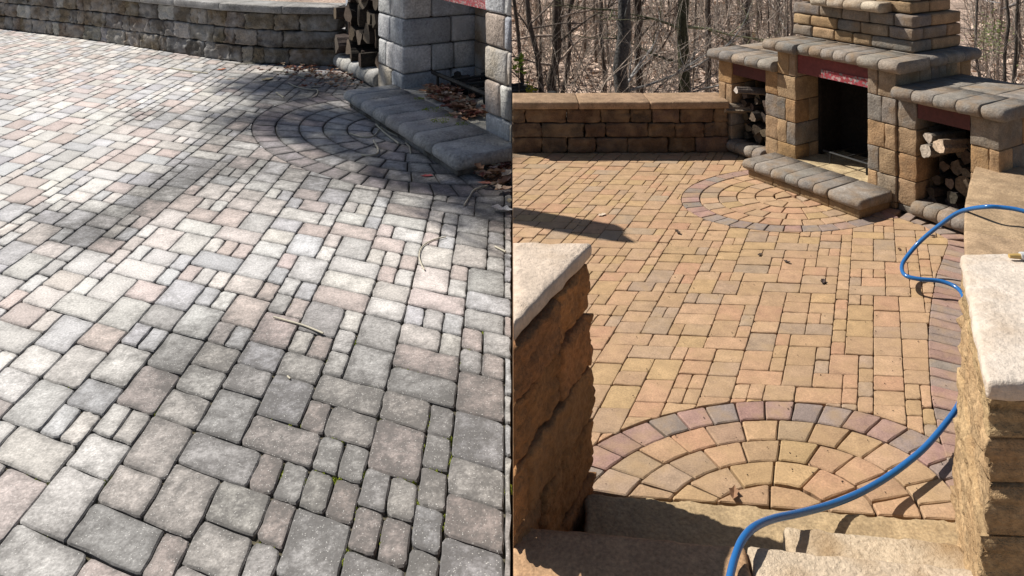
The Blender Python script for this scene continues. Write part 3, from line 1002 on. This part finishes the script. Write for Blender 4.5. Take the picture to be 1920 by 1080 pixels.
# ------------------------------------------------------------------ firewood
def log(p0, p1, r, split, bark, wood, label, group):
    mb = MB()
    P0, P1 = Vector(p0), Vector(p1)
    ax = (P1 - P0).normalized()
    x = ax.cross(Vector((0, 0, 1))).normalized(); y = ax.cross(x)
    ph = R.uniform(0, 6)
    n, st = 12, 4
    vs, fs = [], []
    rad = []
    for k in range(n):
        a = 2 * PI * k / n
        q = 1.0
        if split:                            # a wedge: one or two flat split faces
            q = min(1.0, .42 / max(.25, math.cos((a + ph) % (2 * PI) - PI)) if math.cos((a + ph) % (2 * PI) - PI) > 0 else 1.0)
            q = min(q, .5 / max(.3, math.cos((a + ph + 1.7) % (2 * PI) - PI)) if math.cos((a + ph + 1.7) % (2 * PI) - PI) > 0 else 1.0)
        rad.append(q * r * R.uniform(.84, 1.14))
    for i in range(st + 1):
        c = P0.lerp(P1, i / st)
        for k in range(n):
            a = 2 * PI * k / n
            rr = rad[k] * (1 + .06 * R.uniform(-1, 1))
            vs.append(c + x * rr * math.cos(a) + y * rr * math.sin(a))
    for i in range(st):
        for k in range(n):
            k2 = (k + 1) % n
            fs.append((i * n + k, i * n + k2, (i + 1) * n + k2, (i + 1) * n + k))
    org = tuple((P0 + P1) / 2)
    mb.add(vs, fs, bark)
    mb.add(vs[:n], [tuple(range(n - 1, -1, -1))], wood)
    mb.add(vs[-n:], [tuple(range(n))], wood)
    o = mb.build('firewood_log', M['log'], origin=org)
    return tag(o, label, 'firewood', group)


BK = [(.07, .055, .045), (.10, .08, .065), (.14, .11, .09), (.055, .045, .04)]
WD = [(.30, .23, .17), (.24, .175, .12), (.22, .17, .135), (.16, .12, .09)]


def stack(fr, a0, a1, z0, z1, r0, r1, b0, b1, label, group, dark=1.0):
    z, row = z0, 0
    while z < z1:
        a = a0 + r0 * .4 + (r0 * .5 if row % 2 else 0)
        rm = 0
        while a < a1 - r0 * .6:
            r = R.uniform(r0, r1)
            s = R.uniform(-.08, .08) * (b1 - b0)
            p0 = fr.pt(min(max(a + r - 2.5 * s, a0 + r), a1 - r), b0 + R.uniform(0, .22) * (b1 - b0), z + r * .95)
            p1 = fr.pt(min(max(a + r + s, a0 + r), a1 - r), b1, z + r * .95 + R.uniform(-.1, .1) * r)
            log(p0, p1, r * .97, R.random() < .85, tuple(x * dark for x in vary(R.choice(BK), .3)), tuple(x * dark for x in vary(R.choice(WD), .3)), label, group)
            a += 2 * r * .94; rm = max(rm, r)
        z += rm * 1.5; row += 1


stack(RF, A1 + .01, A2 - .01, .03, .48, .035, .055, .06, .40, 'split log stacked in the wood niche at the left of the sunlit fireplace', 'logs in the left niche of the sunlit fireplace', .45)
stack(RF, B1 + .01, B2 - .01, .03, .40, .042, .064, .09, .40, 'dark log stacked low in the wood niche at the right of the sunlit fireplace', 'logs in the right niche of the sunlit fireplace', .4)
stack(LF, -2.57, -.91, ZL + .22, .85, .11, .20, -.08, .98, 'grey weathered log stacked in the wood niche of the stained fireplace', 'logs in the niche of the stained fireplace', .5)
# logs that stick out and catch the sun
log(RF.pt(-.52, -.08, .56), RF.pt(-.40, .30, .52), .038, True, (.16, .13, .11), (.55, .48, .42), 'pale log end poking up from the top of the left niche stack', 'protruding logs')
log(RF.pt(-.66, -.06, .36), RF.pt(-.50, .32, .34), .05, True, (.2, .16, .12), (.42, .33, .24), 'split log with tan rings poking out beside the low wall end', 'protruding logs')
log(RF.pt(OW + .53, -.03, .53), RF.pt(OW + .60, .34, .50), .056, True, (.20, .15, .11), (.47, .36, .26), 'square cut log end lit by the sun high in the right niche', 'protruding logs')
log(RF.pt(OW + .42, -.02, .44), RF.pt(OW + .44, .34, .42), .056, True, (.2, .17, .14), (.50, .43, .35), 'rounded grey log end at the left side of the right niche', 'protruding logs')
log(RF.pt(OW + .44, .0, .545), RF.pt(OW + .47, .34, .53), .042, True, (.2, .17, .14), (.44, .37, .30), 'pale log lying on top of the right niche stack', 'protruding logs')

# ------------------------------------------------------------------ leaves, twigs, moss
def leaf_geo(mb, c, s, ang, col, curl=.35):
    ca, sa = math.cos(ang), math.sin(ang)
    out = [(-1, 0), (-.55, .42), (-.1, .30), (.2, .50), (.55, .22), (1, 0), (.55, -.22), (.2, -.50), (-.1, -.30), (-.55, -.42)]
    k = R.uniform(.1, 1) * curl
    vs = []
    for x, y in out: vs.append((c[0] + s * (x * ca - y * sa), c[1] + s * (x * sa + y * ca), c[2] + .004 + s * k * (abs(y) * 1.2 + x * x * .5)))
    vs.append((c[0] - s * .2 * ca, c[1] - s * .2 * sa, c[2] + .004)); vs.append((c[0] + s * .3 * ca, c[1] + s * .3 * sa, c[2] + .004))
    fs = [(0, 1, 10), (1, 2, 10), (2, 3, 11, 10), (3, 4, 11), (4, 5, 11), (5, 6, 11), (6, 7, 11), (7, 8, 10, 11), (8, 9, 10), (9, 0, 10)]
    fs = fs + [tuple(reversed(q)) for q in []]
    mb.add(vs, fs, col)


LC = [(.25, .12, .07), (.30, .17, .10), (.20, .10, .08), (.36, .24, .16), (.27, .11, .08), (.48, .38, .29), (.40, .28, .2)]


def leaf_pile(name, pts, n, s, spread, zfun):
    mb = MB()
    for i in range(n):
        p = R.choice(pts)
        x, y = p[0] + R.gauss(0, spread), p[1] + R.gauss(0, spread)
        z = zfun(x, y)
        if z is None: continue
        leaf_geo(mb, (x, y, z + abs(R.gauss(0, .03))), s * R.uniform(.6, 1.3), R.uniform(0, 6.3), vary(R.choice(LC), .3), 1.0)
    o = mb.build(name, M['leaf'], clip=CLIP_L)
    o['kind'] = 'stuff'
    o['label'] = 'dead brown leaves gathered in a drift'
    return o


leaf_pile('leaf_drift', [at(u, v, ZL) for u, v in ((915, 340), (935, 350), (950, 345), (925, 325), (945, 330), (955, 318))], 90, .075, .10, lambda x, y: ZL if x < -.03 else None)
leaf_pile('leaf_drift', [LF.pt(a, b, 0)[:2] for a, b in ((.35, .28), (.55, .24), (.8, .22), (1.0, .2), (1.2, .18), (1.4, .15), (.6, .36), (1.6, .14))], 260, .075, .085, lambda x, y: -.205 if x < -.1 else None)
leaf_pile('leaf_drift', [at(u, v, ZL) for u, v in ((600, 140), (620, 135), (640, 150), (650, 140), (625, 150), (590, 132), (570, 128), (540, 130), (610, 150), (660, 160))], 190, .045, .25, lambda x, y: ZL)
mb = MB()
for i in range(60):
    a, b = R.uniform(.15, 1.9), R.uniform(.42, .95)
    p = LF.pt(a, b, 0)
    stone(mb, Frame((p[0], p[1]), (1, 0), (0, 1)), 0, R.uniform(.08, .2), 0, .1, -.215, -.215 + R.uniform(.05, .22), .03, .02, vary((.03, .028, .027), .3), (1, 1, 1))
o = mb.build('charred_debris', M['soot']); o['kind'] = 'stuff'; o['label'] = 'charred black wood and ash at the back of the firebox'

for (u, v, s, z, col, lab) in (
        (415, 131, .085, ZL, (.42, .16, .09), 'reddish curled leaf near the foot of the long stained wall'),
        (435, 148, .08, ZL, (.50, .42, .36), 'pale dry leaf just below the reddish leaf near the stained wall'),
        (942, 398, .10, ZL, (.62, .60, .58), 'white curled leaf at the far right of the unwashed patio'),
        (800, 331, .06, ZL, (.45, .10, .10), 'small red leaf on the dark pavers before the mossy hearth'),
        (955, 377, .05, ZL, (.58, .48, .30), 'tan leaf scrap beside the leaf drift at the hearth end'),
        (502, 150, .12, ZL, (.50, .42, .28), 'large tan leaf lying between wall and paving circle'),
        (594, 164, .07, ZL, (.52, .48, .40), 'pale leaf near the curled straw left of the hearth'),
        (648, 143, .08, ZL, (.50, .46, .44), 'whitish leaf beside the wood niche of the stained fireplace'),
        (1128, 404, .035, 0, (.62, .50, .38), 'cream leaf on the clean pavers above the dark shadow'),
        (1271, 438, .03, 0, (.05, .03, .02), 'dark curled leaf left of the paving circle on clean pavers'),
        (1425, 478, .022, 0, (.05, .035, .03), 'tiny dark leaf below the paving circle on clean pavers'),
        (1475, 493, .024, 0, (.05, .035, .03), 'small dark leaf scrap in the middle of the clean patio'),
        (1543, 530, .03, 0, (.05, .035, .03), 'dark hooked leaf in the centre of the clean patio'),
        (1750, 444, .024, 0, (.05, .035, .03), 'dark leaf under the rising blue hose'),
        (1686, 468, .02, 0, (.10, .05, .03), 'brown leaf scrap left of the blue hose loop'),
        (1376, 930, .035, 0, (.25, .14, .08), 'slim brown leaf at the edge of the near paving circle')):
    p = at(u, v, z)
    mb = MB(); leaf_geo(mb, (p[0], p[1], z), s, R.uniform(0, 6), col, .7)
    tag(mb.build('fallen_leaf', M['leaf'], origin=(p[0], p[1], z)), lab, 'leaf', 'single fallen leaves')

for (pts, r, z, lab) in (
        ([(512, 136), (535, 136), (560, 143), (572, 147)], .012, ZL, 'straight pale straw lying nearest the wood niche'),
        ([(535, 139), (560, 141), (573, 145)], .010, ZL, 'short pale straw crossing the long straw by the wood niche'),
        ([(541, 157), (556, 164), (580, 169), (595, 170), (593, 180), (583, 185)], .010, ZL, 'curling pale vine strand above the dark paving circle'),
        ([(518, 175), (525, 180), (532, 185)], .012, ZL, 'short white straw at the top left of the dark paving circle'),
        ([(656, 252), (680, 259), (700, 257), (711, 245)], .010, ZL, 'curved straw on the dark paving circle before the hearth'),
        ([(705, 236), (722, 252), (735, 262), (748, 272)], .014, ZL, 'reddish white twig leaning near the hearth front'),
        ([(714, 240), (730, 250), (746, 258)], .010, ZL, 'thin straw beside the reddish twig at the hearth front'),
        ([(700, 265), (709, 282), (706, 291), (690, 294), (678, 293)], .012, ZL, 'hooked pale strand in the middle of the dark paving circle'),
        ([(760, 270), (768, 278), (770, 290)], .010, ZL, 'small bent twig under the hearth nose'),
        ([(836, 446), (812, 452), (793, 463), (786, 480), (790, 497), (796, 508)], .006, ZL, 'thin looping vine ring on the pale pavers'),
        ([(513, 597), (545, 606), (572, 614), (606, 628)], .007, ZL, 'white stick lying in a joint of the grey pavers'),
        ([(539, 708), (544, 713)], .006, ZL, 'tiny white stick end in the middle of the grey pavers'),
        ([(870, 388), (880, 372), (890, 358), (915, 350)], .009, ZL, 'grey twig left of the leaf drift at the hearth end'),
        ([(928, 465), (938, 470), (948, 475)], .009, ZL, 'pale blade of straw at the right edge of the unwashed patio'),
        ([(320, 129), (350, 134), (390, 139)], .012, ZL, 'yellow straw in the sun before the stained wall'),
        ([(440, 122), (460, 121), (478, 120)], .012, ZL, 'white straw along the foot of the stained wall')):
    P = [(*at(u, v, z), z + r * .9 + .003) for u, v in pts]
    mb = MB(); tube(mb, smoothpath(P, 5), [r * .8] * (5 * (len(P) - 1) + 1), 5, (.52, .48, .38))
    tag(mb.build('twig', M['straw'], smooth=True, origin=P[0]), lab, 'twig', 'loose twigs and straw')

mb = MB()
def moss_at(u, v, z, s, n):
    p = at(u, v, z)
    for _ in range(n):
        a, d = R.uniform(0, 6.3), s * math.sqrt(R.random())
        x, y = p[0] + d * math.cos(a), p[1] + d * math.sin(a)
        h = R.uniform(.004, .013) if z > -.3 else -.001; w = R.uniform(.006, .014)
        vs = [(x + w * math.cos(k * 2.1 + a), y + w * math.sin(k * 2.1 + a), z - .014) for k in range(3)] + [(x, y, z + h)]
        mb.add(vs, [(0, 1, 3), (1, 2, 3), (2, 0, 3)], (.16, .19, .03))


for u, v, s, n in ((602, 881, .03, 30), (758, 862, .03, 40), (754, 885, .025, 30), (750, 905, .02, 25), (855, 884, .03, 30), (565, 1003, .03, 30), (660, 1050, .035, 30), (914, 621, .03, 30),
                   (52, 861, .025, 20), (625, 820, .02, 20), (950, 915, .03, 25), (270, 490, .03, 20), (80, 400, .03, 20), (793, 355, .04, 25)):
    moss_at(u, v, ZL - .002, s, n)
for _ in range(70): moss_at(R.uniform(500, 950) if _ % 3 else R.uniform(0, 900), R.uniform(560, 1075), ZL - .002, R.uniform(.02, .06), 26)
for u, v, s, n in ((812, 205, .12, 120), (826, 226, .10, 100), (785, 185, .06, 50), (868, 232, .08, 60), (845, 215, .06, 40)):
    moss_at(u, v, -.197, s, n)
o = mb.build('moss', M['moss']); o['kind'] = 'stuff'; o['label'] = 'yellow green moss tufts in joints and on the hearth'

mb = MB()
gr = random.Random(3)
for i in range(170):
    u, v = gr.uniform(1120, 1800), gr.uniform(300, 930)
    x, y = at(u, v)
    s_ = gr.uniform(.0015, .0036); a = gr.uniform(0, 6.3)
    mb.add([(x + s_ * math.cos(a + k * 1.571) * (1.6 if k % 2 else .8), y + s_ * math.sin(a + k * 1.571) * (1.6 if k % 2 else .8), .0035) for k in range(4)] + [(x, y, .0035 + s_ * .8)],
           [(0, 1, 4), (1, 2, 4), (2, 3, 4), (3, 0, 4)], vary((.05, .035, .025), .4, gr))
o = mb.build('grit', M['grit']); o['kind'] = 'stuff'; o['label'] = 'dark grit and seed husks scattered on the clean paving'

# ------------------------------------------------------------------ blue hose and brass fitting
HP = [(1990, 420, .50), (1920, 396, .52), (1880, 389, .52), (1845, 388, .51), (1800, 397, .42), (1762, 422, .30), (1725, 453, .18), (1700, 482, .11), (1691, 500, .09), (1697, 516, .085),
      (1722, 523, .085), (1762, 527, .085), (1790, 537, .08), (1805, 553, .07), (1808, 580, .045), (1808, 620, .03), (1807, 660, .03), (1812, 700, .03), (1808, 735, .045), (1795, 763, .06),
      (1772, 795, .07), (1735, 838, .07), (1695, 872, .07), (1655, 900, .07), (1610, 925, .09), (1555, 947, .11), (1500, 962, .165), (1450, 973, .225), (1415, 988, .27), (1392, 1012, .28), (1378, 1045, .27), (1368, 1085, .27), (1358, 1140, .27)]
P = [(*at(u, v, z), z) for u, v, z in HP]
sp_ = smoothpath(P, 8)
mb = MB(); tube(mb, sp_, [.0106] * len(sp_), 12, (.03, .17, .42))
hz = thing('garden_hose', P[24], 'blue hose arching over the low wall and down across the paving circle', 'hose')
mb.build('hose_line', M['hose'], hz, smooth=True)
pb = at(1892, 484, .87)
ft = thing('hose_nozzle', (*pb, .866), 'brass and steel hose nozzle lying on the white cap of the right stair wall', 'nozzle')
mb = MB(); tube(mb, [(pb[0], pb[1], .877), (pb[0] + .035, pb[1] - .002, .877)], [.007, .009], 10, (.4, .3, .1)); mb.build('tip', M['brass'], ft, smooth=True)
mb = MB(); tube(mb, [(pb[0] + .035, pb[1] - .002, .879), (pb[0] + .12, pb[1] - .008, .879)], [.012, .012], 10, (.5, .5, .5)); mb.build('collar', M['steel'], ft, smooth=True)

# ------------------------------------------------------------------ woods behind the washed patio
TR = random.Random(5)


def wild_branch(mb, p, d, ln, r, col, depth=0):
    pts = [Vector(p)]
    d = Vector(d).normalized()
    n = 5
    for i in range(n):
        d = (d + Vector((TR.uniform(-.28, .28), TR.uniform(-.28, .28), TR.uniform(-.18, .24)))).normalized()
        pts.append(pts[-1] + d * (ln / n))
    tube(mb, pts, [r * (1 - .8 * i / n) for i in range(n + 1)], 4 if r < .03 else 5, col, cap=False)
    if depth < 2:
        for k in range(3 if depth == 0 else 2):
            i = TR.randint(1, n - 1)
            wild_branch(mb, pts[i], (pts[i + 1] - pts[i]).normalized() + Vector((TR.uniform(-1, 1), TR.uniform(-.6, .6), TR.uniform(-.4, .8))), ln * .55, r * .5, col, depth + 1)


def tree(u, y, wpx, lean, col, label, group, nb=5, height=7.5, vref=100.0):
    zref = EYE - (vref - HOR) * y / F
    x = (u - 960) * y / F
    r = .5 * wpx * y / F
    z0 = floor_z(x, y)
    bx = x - lean * (zref - z0)
    t = thing('bare_tree', (bx, y, z0), label, 'tree', group)
    mb = MB(); pts, rd = [], []
    n = 12
    for i in range(n + 1):
        h = height * (i / n) ** 1.15
        pts.append((bx + lean * h + .05 * TR.uniform(-1, 1) * min(1, i), y + .05 * TR.uniform(-1, 1), z0 - .12 + h))
        rd.append(r * (1.22 if i == 0 else 1.05 - .5 * i / n))
    tube(mb, pts, rd, 10 if wpx > 9 else 7, col, wob=.18)
    mb.build('trunk', M['bark'], t, smooth=True)
    for k in range(nb):
        mb = MB()
        h = TR.uniform(.8, 4.5)
        a = TR.uniform(0, 6.3)
        k_ = TR.uniform(1.2, 5.0); bc = tuple(min(.6, c * k_) for c in col)
        wild_branch(mb, (bx + lean * h, y, z0 + h), (math.cos(a), math.sin(a) * .5, TR.uniform(-.1, .9)), TR.uniform(.9, 2.4), min(r * .35, .03), bc)
        mb.build('branch', M['bark'], t, smooth=True)
    for k in range(4):
        mb = MB()
        a = TR.uniform(0, 6.3)
        wild_branch(mb, (bx + lean * height * .9, y, z0 + height * .9), (math.cos(a), math.sin(a), 1.2), 1.8, r * .4, col)
        mb.build('branch', M['bark'], t, smooth=True)
    return t


big = [(1167, 13.0, 29, -.01, (.13, .125, .12), 'thick dark grey trunk left of centre with a lit left edge behind the low wall'),
       (1197, 15.5, 15, -.03, (.12, .09, .07), 'brown trunk just right of the thick dark grey trunk'),
       (1283, 14.0, 23, .0, (.085, .085, .05), 'mossy green black trunk between the thick grey trunk and the fireplace'),
       (1326, 16.5, 11, .01, (.13, .10, .08), 'slim dark trunk right of the mossy trunk'),
       (1040, 15.0, 19, .03, (.14, .11, .09), 'stout brown trunk above the left cap of the low wall'),
       (1004, 14.5, 11, -.14, (.16, .13, .11), 'leaning brown trunk at the far left of the clean woods'),
       (1062, 16.0, 9, .10, (.12, .09, .075), 'thin trunk leaning right across the stout brown trunk'),
       (1401, 19.0, 14, .0, (.12, .10, .085), 'dark trunk directly over the left niche cap'),
       (1131, 17.0, 8, -.02, (.14, .11, .09), 'thin dark trunk left of the thick grey trunk'),
       (973, 14.0, 8, -.06, (.13, .10, .08), 'thin dark trunk nearest the seam of the two patios'),
       (1460, 20.0, 8, .0, (.19, .16, .13), 'pale thin trunk left of the chimney'),
       (1832, 14.5, 5, .01, (.09, .08, .07), 'thin dark sapling right beside the chimney'),
       (1882, 14.0, 6, .03, (.08, .07, .06), 'thin dark sapling rising over the right niche cap'),
       (1900, 14.5, 6, .07, (.08, .07, .06), 'thin dark sapling leaning right at the far right of the picture')]
for (u, y, w, ln, col, lab) in big: tree(u, y, w, ln, tuple(.72 * c for c in col), lab, 'nearest trunks of the bare woods', 7 if w > 8 else 3)
for i in range(72):
    u = TR.uniform(960, 1500) if i < 58 else TR.uniform(1826, 2120)
    y = TR.uniform(16, 33)
    w = TR.uniform(2.6, 7.5)
    g = TR.uniform(.9, 2.4)
    tree(u, y, w, TR.uniform(-.07, .07), (.115 * g, .09 * g, .072 * g), 'thin bare trunk among the crowded far trees behind the clean patio', 'far trunks of the bare woods', 4)

mb = MB()
for i in range(560):
    y = TR.uniform(10.0, 30)
    u = TR.uniform(955, 1520) if i % 5 else TR.uniform(1820, 1960)
    x = (u - 960) * y / F + (TR.uniform(-.3, .3))
    if x < -.1: continue
    z0 = floor_z(x, y)
    g = TR.uniform(.7, 2.4)
    c = (.26 * g, .22 * g, .185 * g)
    wild_branch(mb, (x, y, z0), (TR.uniform(-.7, .7), TR.uniform(-.3, .3), 1), TR.uniform(.8, 3.4), TR.uniform(.006, .014) * (y / 16), c, 0 if i % 3 else 1)
for i in range(1500):
    y = TR.uniform(9.2, 32)
    u = TR.uniform(955, 1520) if i % 5 else TR.uniform(1820, 1960)
    x = (u - 960) * y / F
    z0 = floor_z(x, y)
    a = TR.uniform(0, 6.3); l = TR.uniform(.2, 1.1)
    g = TR.uniform(.5, 2.6)
    h1 = TR.uniform(0, .5)
    p0 = Vector((x, y, z0 + TR.uniform(0, .3))); p1 = p0 + Vector((l * math.cos(a), l * math.sin(a), h1))
    pm = (p0 + p1) / 2 + Vector((0, 0, TR.uniform(-.05, .15)))
    tube(mb, [p0, pm, p1], [.007 * y / 14, .006 * y / 14, .003], 3, (.17 * g, .13 * g, .10 * g), cap=False)
o = mb.build('undergrowth', M['bark']); o['kind'] = 'stuff'; o['label'] = 'tangle of dry twigs and saplings on the forest floor'

mb = MB()
for i in range(9000):
    y = 9 + 24 * TR.random() ** 1.3
    u = TR.uniform(955, 1520) if i % 5 else TR.uniform(1820, 1960)
    x = (u - 960) * y / F
    if x < 0.02: continue
    z0 = floor_z(x, y) + .01
    s = TR.uniform(.03, .075) * (y / 14)
    a = TR.uniform(0, 6.3); b = TR.uniform(-.6, .6); c_ = TR.uniform(-.6, .6)
    g = TR.uniform(.35, 1.5)
    col = (.52 * g, .395 * g, .315 * g)
    q = [(x + s * math.cos(a + k * PI / 2) * (1.3 if k % 2 else .8), y + s * math.sin(a + k * PI / 2) * (1.3 if k % 2 else .8), z0 + s * (.7 + b * math.cos(k * PI / 2) + c_ * math.sin(k * PI / 2))) for k in range(4)]
    mb.add(q, [(0, 1, 2, 3)], col)
o = mb.build('leaf_litter', M['leaf']); o['kind'] = 'stuff'; o['label'] = 'dry tan leaf litter covering the woods'


def leafy(u, v, y, n, spread, s, col, label, name):
    x = (u - 960) * y / F; z = EYE - (v - HOR) * y / F
    z0 = floor_z(x, y)
    t = thing(name, (x, y, z0), label, 'plant')
    mb = MB(); tube(mb, [(x, y, z0 - .05), (x + .03, y, (z + z0) / 2), (x, y, z)], [.012, .01, .004], 5, (.15, .12, .09)); mb.build('stem', M['bark'], t)
    mb = MB()
    for i in range(n):
        c = (x + TR.gauss(0, spread), y + TR.gauss(0, spread), z + TR.gauss(0, spread * 1.3))
        leaf_geo(mb, c, s * TR.uniform(.6, 1.3), TR.uniform(0, 6.3), vary(col, .35), 1.5)
    mb.build('foliage', M['green'], t)


leafy(972, 122, 8.2, 34, .035, .035, (.30, .42, .06), 'bright green leaf tuft at the left end of the clean woods', 'sapling')
leafy(995, 170, 8.2, 22, .03, .03, (.42, .42, .05), 'yellow green leaf tuft just above the low wall cap', 'sapling')
leafy(1862, 62, 15, 160, .16, .035, (.30, .36, .16), 'faint green leafed shrub right of the chimney', 'shrub')
leafy(1848, 80, 16, 90, .14, .035, (.30, .34, .18), 'pale green shrub low behind the chimney corner', 'shrub')

# ------------------------------------------------------------------ unseen tall tree, its shape set to shade both patios
bx, by = -6.0, 16.4
t = thing('shade_tree', (bx, by, -1.2), 'unseen tall tree leaning over the stained wall, shaped to cast shade', 'tree')
mb = MB(); tube(mb, [(bx, by, -1.4), (bx - .1, by, 2), (bx - .4, by - .2, 5), (-8.4, 15.3, 8.5), (-12.4, 13.8, 13.2), (-13.2, 13.4, 16)], [.26, .2, .17, .13, .09, .03], 10, (.12, .1, .08), .15); mb.build('trunk', M['bark'], t, smooth=True)
mb = MB()
zl = 2.15


def over(x, y, z): return (x - SX * z, y - SY * z, z)


st, tip = over(-.04, 5.128, zl), over(.60, 4.835, zl)
tube(mb, [(-12.4, 13.8, 13.2), (-7, 9.2, 7.2), (st[0] - .9, st[1] + .6, zl + .9), (st[0] - .10, st[1] + .05, zl + .10), st, tip], [.018, .014, .014, .03, .128, .128], 8, (.12, .1, .08), .06)  # made-up hanging bough, added to cast the dark band on the washed patio
tube(mb, [over(.58, 4.79, zl), over(.66, 4.74, zl), over(.74, 4.675, zl)], [.07, .06, .012], 6, (.12, .1, .08))
tube(mb, [over(.58, 4.90, zl), over(.64, 4.90, zl)], [.055, .02], 6, (.12, .1, .08))
mb.build('shadow_limb', M['bark'], t, smooth=True)
mb = MB()
for (gx, gy, zc, rad, n) in ((-1.15, 8.6, 14.0, 1.25, 2600), (-3.0, 10.7, 14.5, .95, 1100), (-.55, 7.3, 13.5, .75, 900), (-2.7, 9.0, 14.5, .8, 380), (-.2, 6.3, 13, .5, 160)):  # leaf clumps placed up-sun of the ground spots they shade
    cx, cy = gx - SX * (zc - ZL), gy - SY * (zc - ZL)
    for i in range(n):
        v = Vector((TR.gauss(0, 1), TR.gauss(0, 1), TR.gauss(0, 1))).normalized() * rad * TR.random() ** .45
        leaf_geo(mb, (cx + v.x, cy + v.y, zc + v.z), TR.uniform(.05, .10), TR.uniform(0, 6.3), vary((.07, .10, .03), .3), 1.5)
mb.build('shade_crown', M['green'], t)
